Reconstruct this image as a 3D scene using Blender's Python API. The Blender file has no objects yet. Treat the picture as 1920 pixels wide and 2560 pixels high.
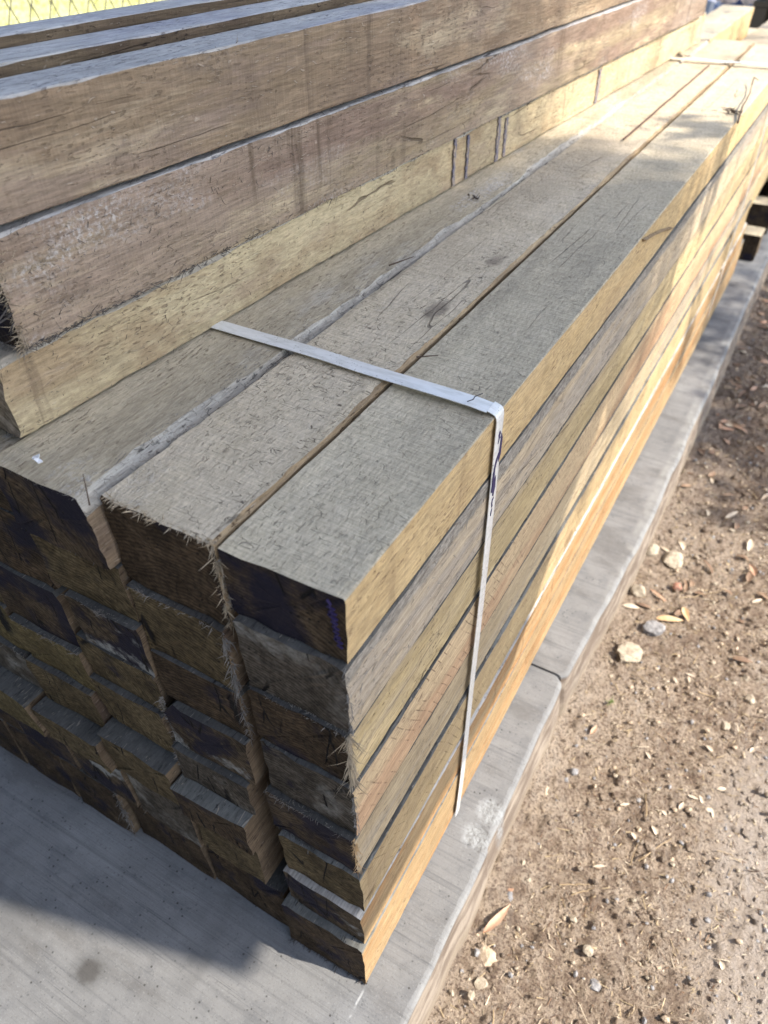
import bpy, math, random
import numpy as np
from mathutils import Vector, Matrix
random.seed(7); RNG = np.random.default_rng(7)
SC = bpy.context.scene
COL = SC.collection

# ------------------------------------------------------------------ node helpers
class NT:
    def __init__(s, name):
        s.m = bpy.data.materials.new(name); s.m.use_nodes = True
        s.t = s.m.node_tree; s.n = s.t.nodes; s.l = s.t.links
        s.n.clear()
        s.out = s.n.new('ShaderNodeOutputMaterial'); s.b = s.n.new('ShaderNodeBsdfPrincipled')
        s.l.new(s.b.outputs[0], s.out.inputs[0])
        tc = s.n.new('ShaderNodeTexCoord'); oi = s.n.new('ShaderNodeObjectInfo')
        a = s.n.new('ShaderNodeVectorMath'); a.operation = 'SCALE'; a.inputs[0].default_value = (37.0, 19.0, 53.0)
        s.l.new(oi.outputs['Random'], a.inputs['Scale'])
        c = s.n.new('ShaderNodeVectorMath'); c.operation = 'ADD'
        s.l.new(tc.outputs['Object'], c.inputs[0]); s.l.new(a.outputs[0], c.inputs[1])
        s.raw = tc.outputs['Object']; s.co = c.outputs[0]; s.rnd = oi.outputs['Random']
    def scaled(s, sc, co=None, warp=None):
        m = s.n.new('ShaderNodeVectorMath'); m.operation = 'MULTIPLY'; m.inputs[1].default_value = sc
        s.l.new(co or s.co, m.inputs[0])
        if warp is not None:
            a = s.n.new('ShaderNodeVectorMath'); a.operation = 'MULTIPLY_ADD'
            s.l.new(warp[0], a.inputs[0]); a.inputs[1].default_value = (warp[1],)*3; s.l.new(m.outputs[0], a.inputs[2])
            return a.outputs[0]
        return m.outputs[0]
    def noise(s, sc, detail=4, rough=.6, co=None, color=False, warp=None):
        n = s.n.new('ShaderNodeTexNoise'); n.inputs['Scale'].default_value = 1
        n.inputs['Detail'].default_value = detail; n.inputs['Roughness'].default_value = rough
        s.l.new(s.scaled(sc, co, warp), n.inputs['Vector'])
        return n.outputs[1 if color else 0]
    def voro(s, sc, feature='F1', co=None, warp=None, color=False):
        n = s.n.new('ShaderNodeTexVoronoi'); n.feature = feature; n.inputs['Scale'].default_value = 1
        s.l.new(s.scaled(sc, co, warp), n.inputs['Vector'])
        return n.outputs[1 if color else 0]
    def ramp(s, f, lo, hi, a=0., b=1.):
        n = s.n.new('ShaderNodeMapRange'); n.interpolation_type = 'SMOOTHSTEP'
        n.inputs[1].default_value = lo; n.inputs[2].default_value = hi
        n.inputs[3].default_value = a; n.inputs[4].default_value = b
        s.l.new(f, n.inputs[0]); return n.outputs[0]
    def math(s, op, a, b=None):
        n = s.n.new('ShaderNodeMath'); n.operation = op
        for i, v in enumerate((a, b)):
            if v is None: continue
            if isinstance(v, (int, float)): n.inputs[i].default_value = v
            else: s.l.new(v, n.inputs[i])
        return n.outputs[0]
    def mix(s, f, a, b, mode='MIX'):
        n = s.n.new('ShaderNodeMix'); n.data_type = 'RGBA'; n.blend_type = mode
        if isinstance(f, (int, float)): n.inputs[0].default_value = f
        else: s.l.new(f, n.inputs[0])
        for i, v in ((6, a), (7, b)):
            if isinstance(v, tuple): n.inputs[i].default_value = (*v, 1)
            else: s.l.new(v, n.inputs[i])
        return n.outputs[2]
    def sep(s, co=None):
        n = s.n.new('ShaderNodeSeparateXYZ'); s.l.new(co or s.raw, n.inputs[0]); return n.outputs
    def done(s, col, rough=.85, height=None, dist=.002, strength=1., spec=.3):
        if isinstance(col, tuple): s.b.inputs['Base Color'].default_value = (*col, 1)
        else: s.l.new(col, s.b.inputs['Base Color'])
        if isinstance(rough, (int, float)): s.b.inputs['Roughness'].default_value = rough
        else: s.l.new(rough, s.b.inputs['Roughness'])
        s.b.inputs['Specular IOR Level'].default_value = spec
        if height is not None:
            bp = s.n.new('ShaderNodeBump'); bp.inputs['Distance'].default_value = dist
            bp.inputs['Strength'].default_value = strength
            s.l.new(height, bp.inputs['Height']); s.l.new(bp.outputs[0], s.b.inputs['Normal'])
        return s.m

def side_wood(name, c1, c2, cd, patch=None, patch_t=(.55, .68), fleck=.5, crack=0., saw=.5, white=0., hair=.5, pscale=(9, 2.5, 9), rings=0., calm=0., smudge=0., patch2=None, band=None):
    """sawn long-grain face: c1/c2 streak colours, cd fleck colour, patch a stain colour"""
    kk = {'umber_side': .80, 'umber_side_warm': .84, 'weathered_top': 1.07, 'weathered_top_checked': 1.03}.get(name, 1.)
    c1 = tuple(q*kk for q in c1); c2 = tuple(q*kk for q in c2)
    t = NT(name)
    big = t.noise((7, 1.6, 7), 3)
    streak = t.noise((70, 4, 70), 6, .65)
    fine = t.noise((420, 26+90*calm, 420), 5, .7)
    if calm:
        streak = t.mix(calm*.75, streak, t.noise((34, 22, 34), 6, .75))
    col = t.mix(t.ramp(streak, .32, .68), c1, c2)
    col = t.mix(t.ramp(big, .35, .7, 0, .75), col, tuple(.5*(a*.72+b*.5) for a, b in zip(c2, c1)))
    if patch:
        pn = t.noise(pscale, 5, .62)
        col = t.mix(t.ramp(pn, patch_t[0], patch_t[1], 0, .85), col, patch)
    if patch2:
        p2 = t.noise((6, 2.6, 13), 6, .68, co=t.scaled((1, 1, 1), warp=(t.noise((11, 5, 11), 3, color=True), .06)))
        col = t.mix(t.ramp(p2, .47, .62, 0, .8), col, patch2[0])
        p3 = t.noise((9, 4.1, 21), 6, .7)
        col = t.mix(t.ramp(p3, .52, .66, 0, .75), col, patch2[1])
    if band:
        z_ = t.math('ADD', t.sep()[2], t.math('MULTIPLY', t.math('SUBTRACT', t.noise((20, 14, 20), 4, .7), .5), .018))
        col = t.mix(t.ramp(z_, band[0], band[0]+.006, 0, .9), col, t.mix(t.ramp(t.noise((260, 120, 260), 4, .7), .35, .65), band[1], band[2]))
    fine_m = t.ramp(fine, .3, .72, .70+.10*calm, 1.20-.05*calm)
    g = t.n.new('ShaderNodeCombineColor')
    for i in range(3): t.l.new(fine_m, g.inputs[i])
    col = t.mix(1., col, g.outputs[0], 'MULTIPLY')
    if smudge:
        # cross-grain wet marks, blade burns and grime running down the face
        sm_ = t.noise((5, 55, 3), 4, .6); sk = t.noise((3, 2.2, 3), 3)
        mk_ = t.math('MULTIPLY', t.ramp(sm_, .54, .70), t.ramp(sk, .46, .62))
        col = t.mix(t.math('MULTIPLY', mk_, smudge), col, tuple(q*.8 for q in cd))
        gr = t.noise((28, 14, 16), 7, .75)
        col = t.mix(t.ramp(gr, .50, .72, 0, .55*smudge), col, tuple(q*1.3 for q in cd))
        col = t.mix(t.ramp(gr, .26, .42, .35*smudge, 0), col, tuple(min(1, q*1.25) for q in c2))
    h = t.math('MULTIPLY', fine, .8)
    # dark flecks and torn pits
    fl = t.noise((430, 120, 430), 3, .6); flm = t.noise((26, 12, 26), 3)
    fm = t.math('MULTIPLY', t.ramp(fl, .57, .66), t.ramp(flm, .42, .6, .25, 1.))
    col = t.mix(t.math('MULTIPLY', fm, fleck), col, cd)
    h = t.math('SUBTRACT', h, t.math('MULTIPLY', fm, .7))
    # raised grey hairs
    if hair:
        hn = t.voro((300, 38, 300), 'F1', warp=(t.noise((40, 14, 40), 2, color=True), 9.))
        hm = t.math('MULTIPLY', t.ramp(hn, .10, .20, 1, 0), hair)
        col = t.mix(t.math('MULTIPLY', hm, .55), col, (.55, .48, .40))
        h = t.math('ADD', h, hm)
    if saw:
        sn = t.noise((26, 520, 26), 3, .6); sb = t.noise((3, 60, 3), 2)
        h = t.math('ADD', h, t.math('MULTIPLY', t.math('ADD', sn, sb), saw))
        sv = t.ramp(sn, .35, .65, 1-.16*saw, 1+.12*saw)
        g = t.n.new('ShaderNodeCombineColor')
        for i in range(3): t.l.new(sv, g.inputs[i])
        col = t.mix(1., col, g.outputs[0], 'MULTIPLY')
    # long drying checks and the odd knot
    lc = t.voro((46, 1.9, 46), 'DISTANCE_TO_EDGE', warp=(t.noise((30, 6, 30), 3, color=True), .45))
    lm = t.math('MULTIPLY', t.ramp(lc, .004, .014, 1, 0), t.ramp(t.noise((15, 4, 15), 2), .57, .64))
    col = t.mix(t.math('MULTIPLY', lm, .75), col, tuple(x*.6 for x in cd)); h = t.math('SUBTRACT', h, t.math('MULTIPLY', lm, 2.))
    kn = t.voro((6, 3.2, 6), 'F1', warp=(t.noise((50, 30, 50), 3, color=True), .07))
    km = t.ramp(kn, .035, .085, .8, 0)
    col = t.mix(km, col, tuple(x*1.1 for x in cd)); h = t.math('ADD', h, km)
    if crack:
        # short cross-grain checks
        v = t.voro((75, 210, 75), 'DISTANCE_TO_EDGE', warp=(t.noise((60, 60, 60), 2, color=True), .6))
        cmk = t.math('MULTIPLY', t.ramp(v, .012, .045, 1, 0), t.ramp(t.noise((120, 120, 120), 3), .50, .62))
        cmk = t.math('MULTIPLY', cmk, t.ramp(t.noise((11, 6, 11), 2), .36, .56, .15, 1))
        col = t.mix(t.math('MULTIPLY', cmk, crack), col, tuple(x*.6 for x in cd))
        h = t.math('SUBTRACT', h, t.math('MULTIPLY', cmk, 1.2*crack))
    if rings:
        # slanting arcs of a blunt circular blade
        x, y, z = t.sep(t.co)
        d = t.math('ADD', t.math('MULTIPLY', y, 190.), t.math('MULTIPLY', t.math('MULTIPLY', z, z), 0.))
        d = t.math('ADD', d, t.math('MULTIPLY', t.noise((9, 3, 9), 1), 5.))
        d = t.math('ADD', d, t.math('MULTIPLY', z, 130.))
        s_ = t.math('SINE', t.math('MULTIPLY', d, 3.1))
        sm = t.math('MULTIPLY', t.ramp(s_, .86, .99), t.ramp(t.noise((90, 20, 60), 4), .46, .62))
        col = t.mix(t.math('MULTIPLY', sm, rings), col, tuple(x*.6 for x in cd))
        h = t.math('SUBTRACT', h, t.math('MULTIPLY', sm, rings*.6))
    if white:
        wn = t.noise((300, 240, 300), 3, .7); wm = t.noise((16, 5, 16), 3)
        w_ = t.math('MULTIPLY', t.ramp(wn, .42, .72), t.ramp(wm, .54, .72))
        col = t.mix(t.math('MULTIPLY', w_, white), col, (.62, .61, .62))
        h = t.math('ADD', h, t.math('MULTIPLY', w_, .5))
    return t.done(col, .88, h, .0016, .75, .2)

def end_wood(name, c1, c2, stain=None, st=(.5, .58), pale=None, pt=(.6, .66), ring=1., crack=1.):
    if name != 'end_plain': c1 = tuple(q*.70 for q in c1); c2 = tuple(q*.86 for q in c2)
    """docked end grain with saw scratches, tannin stains and checks"""
    t = NT(name)
    n1 = t.noise((26, 26, 26), 5, .65); n2 = t.noise((190, 60, 190), 4, .6)
    col = t.mix(t.ramp(n1, .35, .65), c1, c2)
    # growth rings: distance from an off-face pith
    w = t.noise((14, 14, 14), 3, color=True)
    cc = t.n.new('ShaderNodeVectorMath'); cc.operation = 'MULTIPLY_ADD'
    t.l.new(w, cc.inputs[0]); cc.inputs[1].default_value = (.03, 0, .03); t.l.new(t.raw, cc.inputs[2])
    x, y, z = t.sep(cc.outputs[0])
    off = t.math('MULTIPLY', t.rnd, .12)
    dx = t.math('SUBTRACT', x, t.math('SUBTRACT', off, .03)); dz = t.math('ADD', z, off)
    d = t.math('SQRT', t.math('ADD', t.math('MULTIPLY', dx, dx), t.math('MULTIPLY', dz, dz)))
    rg = t.math('SINE', t.math('MULTIPLY', d, 1700.))
    rm = t.ramp(rg, -1, 1, 1-.28*ring, 1+.20*ring)
    g = t.n.new('ShaderNodeCombineColor')
    for i in range(3): t.l.new(rm, g.inputs[i])
    col = t.mix(1., col, g.outputs[0], 'MULTIPLY')
    v = t.ramp(n2, .3, .7, .6, 1.45)
    g = t.n.new('ShaderNodeCombineColor')
    for i in range(3): t.l.new(v, g.inputs[i])
    col = t.mix(1., col, g.outputs[0], 'MULTIPLY')
    # straight pale saw scratches
    xs = t.sep(t.co)
    sl = t.math('ADD', t.math('MULTIPLY', xs[2], .9), t.math('MULTIPLY', xs[0], .45))
    cb = t.n.new('ShaderNodeCombineXYZ'); t.l.new(t.math('MULTIPLY', sl, 700.), cb.inputs[0]); t.l.new(t.math('MULTIPLY', xs[0], 22.), cb.inputs[1])
    sn = t.n.new('ShaderNodeTexNoise'); sn.inputs['Scale'].default_value = 1; sn.inputs['Detail'].default_value = 3; t.l.new(cb.outputs[0], sn.inputs['Vector'])
    col = t.mix(t.ramp(sn.outputs[0], .58, .72, 0, .35), col, tuple(min(1, x*2.1) for x in c2))
    h = t.math('ADD', t.math('MULTIPLY', sn.outputs[0], .9), t.math('MULTIPLY', n2, .8))
    if stain:
        s1 = t.noise((17, 17, 17), 6, .6, warp=None)
        col = t.mix(t.ramp(s1, st[0], st[1], 0, .9), col, stain)
    if pale:
        s2 = t.noise((13, 31, 13), 5, .62)
        pm = t.math('MULTIPLY', t.ramp(s2, pt[0], pt[1]), t.ramp(t.noise((330, 330, 330), 2), .3, .6, .55, 1))
        col = t.mix(pm, col, pale)
    pits = t.voro((150, 60, 220), 'F1')
    pm = t.math('MULTIPLY', t.ramp(pits, .12, .22, 1, 0), t.ramp(t.noise((40, 40, 40), 2), .5, .6))
    col = t.mix(t.math('MULTIPLY', pm, .8), col, (.012, .010, .010))
    h = t.math('SUBTRACT', h, t.math('MULTIPLY', pm, 1.5))
    ck = t.voro((34, 1, 7), 'DISTANCE_TO_EDGE', warp=(t.noise((60, 60, 60), 3, color=True), .07))
    cm = t.math('MULTIPLY', t.ramp(ck, .006, .024, 1, 0), t.ramp(t.noise((22, 5, 16), 1), .54, .60))
    col = t.mix(t.math('MULTIPLY', cm, crack), col, (.010, .009, .010))
    h = t.math('SUBTRACT', h, t.math('MULTIPLY', cm, 3*crack))
    return t.done(col, .9, h, .0014, .9, .15)

M = {}
# top faces (weathered)
M['top_grey'] = side_wood('weathered_top', (.49, .43, .315), (.55, .485, .37), (.19, .17, .14), patch=(.37, .35, .31), patch_t=(.60, .82), fleck=.35, crack=.5, saw=.55, hair=.12, calm=1., smudge=.12)
M['top_check'] = side_wood('weathered_top_checked', (.52, .445, .325), (.59, .51, .39), (.17, .14, .11), patch=(.34, .32, .285), patch_t=(.64, .82), fleck=.45, crack=.8, saw=.5, hair=.25, white=.2, calm=1., smudge=.15)
M['top_green'] = side_wood('weathered_top_green', (.49, .42, .30), (.56, .49, .37), (.17, .135, .10), patch=(.56, .54, .51), patch_t=(.54, .70), fleck=.6, crack=.2, saw=.1, hair=.4, white=.9, calm=.5, smudge=.2)
M['top_silver'] = side_wood('silvered_top', (.44, .43, .42), (.54, .53, .52), (.15, .14, .15), patch=(.32, .32, .36), patch_t=(.5, .68), fleck=.9, crack=.1, saw=.1, hair=.6, calm=.3, smudge=.3)
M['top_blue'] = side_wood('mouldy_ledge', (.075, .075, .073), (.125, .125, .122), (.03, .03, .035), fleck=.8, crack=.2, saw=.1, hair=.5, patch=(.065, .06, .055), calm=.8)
# side faces
M['honey'] = side_wood('honey_side', (.56, .405, .205), (.63, .48, .275), (.20, .13, .08), patch=(.45, .325, .19), patch_t=(.54, .76), fleck=.8, saw=.2, hair=.2, calm=.3, smudge=.35)
M['straw'] = side_wood('straw_side', (.45, .355, .22), (.54, .435, .29), (.15, .11, .08), patch=(.30, .265, .215), patch_t=(.46, .62), fleck=.9, saw=.2, hair=.5, pscale=(14, 1.5, 20), smudge=.4)
M['olive'] = side_wood('olive_side', (.46, .355, .19), (.54, .43, .255), (.13, .095, .06), patch=(.31, .26, .20), patch_t=(.48, .68), fleck=1., saw=.2, hair=.3, pscale=(9, 1.2, 20), smudge=.45)
M['red'] = side_wood('reddish_side', (.40, .255, .155), (.49, .335, .21), (.15, .09, .06), patch=(.50, .39, .245), patch_t=(.46, .60), fleck=.7, saw=.2, hair=.3, rings=.6, pscale=(9, 1.3, 14), smudge=.35)
M['yellow'] = side_wood('yellow_side', (.41, .305, .165), (.49, .375, .215), (.18, .12, .07), patch=(.36, .275, .17), patch_t=(.48, .68), fleck=.7, saw=.2, hair=.25, rings=.5, smudge=.4)
M['orange'] = side_wood('orange_side', (.35, .24, .125), (.43, .32, .185), (.15, .09, .05), patch=(.34, .185, .08), patch_t=(.48, .62), fleck=.8, saw=.2, hair=.3, pscale=(26, 1.1, 26), smudge=.5)
M['umber'] = side_wood('umber_side', (.36, .27, .18), (.46, .355, .25), (.10, .075, .058), patch=(.20, .145, .105), patch_t=(.42, .62), fleck=.45, saw=.4, hair=.6, white=.1, pscale=(7, 2.4, 10), smudge=.85, patch2=((.43, .36, .26), (.24, .185, .15)))
M['umber2'] = side_wood('umber_side_warm', (.37, .29, .19), (.465, .38, .265), (.11, .08, .055), patch=(.22, .155, .125), patch_t=(.42, .60), fleck=.35, saw=.35, hair=.6, white=.6, pscale=(10, 1.6, 22), smudge=.7, patch2=((.30, .235, .185), (.50, .415, .28)))
M['cream'] = side_wood('cream_side', (.49, .395, .245), (.57, .475, .315), (.16, .115, .08), patch=(.34, .255, .16), patch_t=(.48, .64), fleck=.6, saw=.15, hair=.4, pscale=(17, 9, 17), smudge=.75, calm=.5, patch2=((.53, .455, .30), (.40, .315, .225)))
M['straw_band'] = side_wood('straw_side_grey_band', (.45, .365, .25), (.54, .445, .32), (.15, .115, .085), patch=(.31, .28, .245), patch_t=(.46, .66), fleck=.8, saw=.2, hair=.6, pscale=(14, 1.5, 20), smudge=.3, band=(.052, (.17, .16, .145), (.32, .305, .275)))
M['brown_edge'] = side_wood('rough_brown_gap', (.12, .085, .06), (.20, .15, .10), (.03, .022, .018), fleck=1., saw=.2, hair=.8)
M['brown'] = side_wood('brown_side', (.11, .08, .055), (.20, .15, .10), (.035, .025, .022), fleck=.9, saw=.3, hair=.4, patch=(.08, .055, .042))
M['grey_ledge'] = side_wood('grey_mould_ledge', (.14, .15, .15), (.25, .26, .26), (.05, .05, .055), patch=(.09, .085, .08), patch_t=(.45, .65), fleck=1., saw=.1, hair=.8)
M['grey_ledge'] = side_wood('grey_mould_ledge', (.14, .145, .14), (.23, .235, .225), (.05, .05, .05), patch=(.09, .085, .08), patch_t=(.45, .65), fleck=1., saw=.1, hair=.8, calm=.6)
M['bark'] = side_wood('wane_edge', (.40, .36, .30), (.54, .51, .45), (.11, .10, .09), patch=(.30, .27, .23), fleck=1., saw=0, hair=1., crack=.5)
M['wane_honey'] = side_wood('torn_honey_edge', (.30, .215, .13), (.42, .32, .20), (.08, .05, .03), fleck=1., saw=0, hair=.8, patch=(.16, .11, .07))
M['white_ledge'] = side_wood('pale_ledge', (.40, .38, .355), (.52, .50, .475), (.10, .09, .09), patch=(.16, .14, .13), patch_t=(.5, .68), fleck=.8, saw=.1, hair=.5)
# end faces
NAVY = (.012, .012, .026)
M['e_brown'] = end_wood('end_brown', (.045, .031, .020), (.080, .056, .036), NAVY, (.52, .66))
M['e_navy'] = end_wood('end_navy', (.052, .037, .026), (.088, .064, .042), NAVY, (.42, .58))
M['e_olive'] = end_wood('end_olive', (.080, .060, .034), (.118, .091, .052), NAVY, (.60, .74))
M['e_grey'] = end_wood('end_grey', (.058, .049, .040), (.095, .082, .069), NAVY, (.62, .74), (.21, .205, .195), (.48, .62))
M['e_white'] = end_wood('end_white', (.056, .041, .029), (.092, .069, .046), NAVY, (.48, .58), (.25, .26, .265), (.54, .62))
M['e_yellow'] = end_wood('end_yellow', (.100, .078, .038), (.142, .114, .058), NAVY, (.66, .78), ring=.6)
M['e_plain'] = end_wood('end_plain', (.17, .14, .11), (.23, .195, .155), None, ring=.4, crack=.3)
M['fibre'] = NT('splinter_fibre').done((.36, .30, .22), .8)
M['fibre_grey'] = NT('grey_fibre').done((.20, .19, .18), .8)
M['fibre_dark'] = NT('dark_fibre').done((.065, .06, .06), .85)
M['fibre_honey'] = NT('honey_fibre').done((.50, .34, .18), .8)
M['ink'] = NT('marker_ink').done((.030, .022, .085), .6)
t = NT('faded_marker_ink'); M['ink2'] = t.done(t.mix(t.ramp(t.noise((260, 260, 90), 5, .7), .42, .62), (.12, .12, .17), (.34, .28, .21)), .85)

# ------------------------------------------------------------------ mesh helpers
def mk(name, V, F, mats, mi=None, parent=None, loc=None, smooth=False):
    me = bpy.data.meshes.new(name); me.from_pydata([tuple(map(float, v)) for v in V], [], F)
    for m in (mats if isinstance(mats, (list, tuple)) else [mats]): me.materials.append(m)
    if mi is not None: me.polygons.foreach_set('material_index', mi)
    if smooth: me.polygons.foreach_set('use_smooth', [True]*len(me.polygons))
    me.update()
    o = bpy.data.objects.new(name, me); COL.objects.link(o)
    if parent: o.parent = parent
    if loc is not None: o.location = loc
    return o
def tag(o, label=None, cat=None, group=None, kind=None):
    if label: o['label'] = label
    if cat: o['category'] = cat
    if group: o['group'] = group
    if kind: o['kind'] = kind
    return o
def n1(L, step, amp, rng):
    """1-D value noise sampler over [0, L]"""
    k = max(4, int(L/step)+3); a = rng.uniform(-1, 1, k)
    def f(y):
        t = np.clip(np.asarray(y)/L, 0, 1)*(k-1.001); i = t.astype(int); u = t-i; u = u*u*(3-2*u)
        return amp*(a[i]*(1-u)+a[i+1]*u)
    return f

def fibres(V, F, P, D, length, rad, bend=.3, rng=RNG):
    """append thin curved splinters; P roots, D directions"""
    for p, d in zip(P, D):
        p = np.array(p, float); d = np.array(d, float); d /= np.linalg.norm(d)+1e-9
        Ln = length*(rng.uniform(.2, .75) if rng.random() < .82 else rng.uniform(.8, 1.7)); r = rad*rng.uniform(.6, 1.8)
        s = np.cross(d, rng.normal(size=3)); s /= np.linalg.norm(s)+1e-9; q = np.cross(d, s)
        bx = s*rng.normal()*bend*Ln
        b = len(V)
        for k, (tt, rr) in enumerate(((0, 1), (.5, .8), (1, 0))):
            c = p+d*Ln*tt+bx*tt*tt
            if rr == 0: V.append(c)
            else:
                for a in range(3):
                    an = a*2.094; V.append(c+(s*math.cos(an)+q*math.sin(an))*r*rr)
        for a in range(3):
            a2 = (a+1) % 3
            F.append((b+a, b+a2, b+3+a2, b+3+a)); F.append((b+3+a, b+3+a2, b+6))

def timber(w, h, L, loc, mats, rot=0., tilt=0., skew=0., seed=0, hi=2, ch=(.0015,)*4, edge_mat=None, rag=.0016, far_tilt=0., near_ch=None, bow=.0012, name='timber'):
    """sawn timber; local frame x across, y along, z up, origin near-bottom-left corner.
    mats: (bottom, right, top, left, near_end, far_end). ch: corner chamfers (BR, TR, TL, BL)."""
    rng = np.random.default_rng(seed+1000)
    ys = [0.]
    step = {2: .0035, 1: .010, 0: .05}[hi]
    while ys[-1] < L:
        ys.append(ys[-1]+step); step = min(step*1.012, {2: .016, 1: .025, 0: .2}[hi])
    ys[-1] = L; ys = np.array(ys); n = len(ys)
    tin = {2: (.06, .2, .4, .6, .8, .94), 1: (.15, .5, .85), 0: (.5,)}[hi]
    cor = [(w, 0), (w, h), (0, h), (0, 0)]
    X = []; Z = []; side = []
    cn = [n1(L, .012, 1, rng) for _ in range(8)]; cn2 = [n1(L, .07, 1, rng) for _ in range(8)]
    def inset(i, k):
        a = ch[i]*(1+.35*cn2[i*2+k](ys))+rag*np.clip(.5*cn[i*2+k](ys)+.5*cn2[i*2+k](ys), -.3, 1)
        if near_ch and i == near_ch[0]:
            a = a+near_ch[1]*np.clip(1-ys/near_ch[2], 0, 1)**1.3
        return np.clip(a, .0004, .45*min(w, h))
    # walk: bottom(left->right), BR, right(bottom->top), TR, top(right->left), TL, left, BL
    for s_ in range(4):
        i0 = (s_+3) % 4; i1 = s_
        c0 = cor[i0]; c1 = cor[i1]
        Ls = w if s_ in (0, 2) else h
        a0 = inset(i0, 1)/Ls; a1 = inset(i1, 0)/Ls
        for t in [None]+list(tin)+['e']:
            tt = a0 if t is None else (1-a1 if t == 'e' else a0+(1-a0-a1)*t)
            x = c0[0]+(c1[0]-c0[0])*tt; z = c0[1]+(c1[1]-c0[1])*tt
            fn = 0 if t in (None, 'e') else n1(L, .02, .0005, rng)(ys)+n1(L, .2, .0006, rng)(ys)
            nx, nz = ((0, -1), (1, 0), (0, 1), (-1, 0))[s_]
            X.append(x+nx*fn+0*ys); Z.append(z+nz*fn+0*ys); side.append(s_ if t != 'e' else 4+s_)
    X = np.array(X); Z = np.array(Z); m = X.shape[0]
    bw = n1(L, .9, bow, rng)(ys); bw -= bw[0]; X = X+bw
    Y = np.tile(ys, (m, 1))
    Y[:, 0] += tilt*(h-Z[:, 0])+skew*(X[:, 0]-w)+rng.uniform(-.0012, .0012, m)*(1 if hi else 0)
    for k in range(1, min(4, n)): Y[:, k] = np.maximum(Y[:, k], Y[:, k-1]+.0012) if hi else Y[:, k]
    if tilt or skew:
        for k in range(1, n):
            Y[:, k] = np.maximum(Y[:, k], Y[:, 0]+.0015*k) if k < 12 else Y[:, k]
    Y[:, -1] += far_tilt*(h-Z[:, -1])
    V = np.stack([X.T.ravel(), Y.T.ravel(), Z.T.ravel()], 1).tolist()
    F = []; mi = []
    em = 6 if edge_mat else None
    for j in range(n-1):
        for i in range(m):
            i2 = (i+1) % m
            F.append((j*m+i, j*m+i2, (j+1)*m+i2, (j+1)*m+i))
            s_ = side[i]
            if s_ < 4: mi.append(s_)
            else:
                q = s_-4                       # chamfer q: 0 BR, 1 TR, 2 TL, 3 BL
                if edge_mat and edge_mat[0] == q: mi.append(6)
                else: mi.append((1, 2, 2, 3)[q])
    for (j, mt, fl) in ((0, 4, False), (n-1, 5, True)):
        b = len(V); cx = X[:, j].mean(); cz = Z[:, j].mean()
        ring = [j*m+i for i in range(m)]
        prev = ring
        for q in ((.72, .4) if hi else (.5,)):
            b = len(V)
            for i in range(m):
                yy = Y[i, j]*q+Y[:, j].mean()*(1-q)
                V.append((cx+(X[i, j]-cx)*q, yy+(rng.uniform(-.0006, .0006) if hi else 0), cz+(Z[i, j]-cz)*q))
            cur = list(range(b, b+m))
            for i in range(m):
                i2 = (i+1) % m; f = (prev[i2], prev[i], cur[i], cur[i2])
                F.append(f[::-1] if fl else f); mi.append(mt)
            prev = cur
        V.append((cx, Y[:, j].mean(), cz)); c = len(V)-1
        for i in range(m):
            i2 = (i+1) % m; f = (prev[i2], prev[i], c)
            F.append(f[::-1] if fl else f); mi.append(mt)
    ml = [M[k] for k in mats]+([M[edge_mat[1]]] if edge_mat else [])
    o = mk(name, V, F, ml, mi, loc=loc)
    o.rotation_euler = (0, 0, rot)
    o['_w'] = w; o['_h'] = h
    return o

def end_fringe(o, which, count, length, mat='fibre_dark', rad=.00022, yoff=0., tilt=0., seed=0, t0=0., t1=1., down=0., name='splinter_fringe', out=.6, cl=False):
    """fibres along an edge of the near end. which: top, bottom, right, left"""
    rng = np.random.default_rng(seed+5)
    w = o['_w']; h = o['_h']; V = []; F = []; P = []; D = []
    cl_c = rng.uniform(t0, t1, 9); count = int(count*.65); length = length*.85
    for _ in range(count):
        t = rng.uniform(t0, t1)
        if rng.random() < .6: t = np.clip(rng.choice(cl_c)+rng.normal()*.035, t0, t1)
        x, z, nx, nz = {'top': (t*w, h, 0, 1), 'bottom': (t*w, 0, 0, -1), 'right': (w, t*h, 1, 0), 'left': (0, t*h, -1, 0)}[which]
        y = tilt*(h-z)+rng.uniform(-.0005, .004)
        P.append((x-nx*.001, y, z-nz*.001))
        D.append((nx*out+rng.normal()*.5, -.7+rng.normal()*.35, nz*out+rng.normal()*.4-down))
    fibres(V, F, P, D, length, rad, .35, rng)
    return tag(mk(name, V, F, M[mat], parent=o), kind='stuff')

def face_fringe(o, side, L, count, length, mat='fibre', rad=.00018, seed=0, y0=0., spread=.5, name='raised_fibres', band=(0, 1)):
    rng = np.random.default_rng(seed+9)
    w = o['_w']; h = o['_h']; V = []; F = []; P = []; D = []
    for _ in range(count):
        y = y0+(L-y0)*rng.random()**1.3; t = rng.uniform(*band)
        if side == 'right': P.append((w+.0003, y, t*h)); n = (.35, 0, 0)
        else: P.append((t*w, y, h+.0003)); n = (0, 0, .3)
        a = rng.normal()*spread
        dz = (n[0]*rng.random(), math.cos(a)*rng.choice((-1, 1)), math.sin(a)) if side == 'right' else (math.sin(a), math.cos(a)*rng.choice((-1, 1)), n[2]*rng.random())
        D.append(dz)
    fibres(V, F, P, D, length, rad, .25, rng)
    return tag(mk(name, V, F, M[mat], parent=o), kind='stuff')

# ------------------------------------------------------------------ strapped stack
LEN = 1.95
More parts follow.
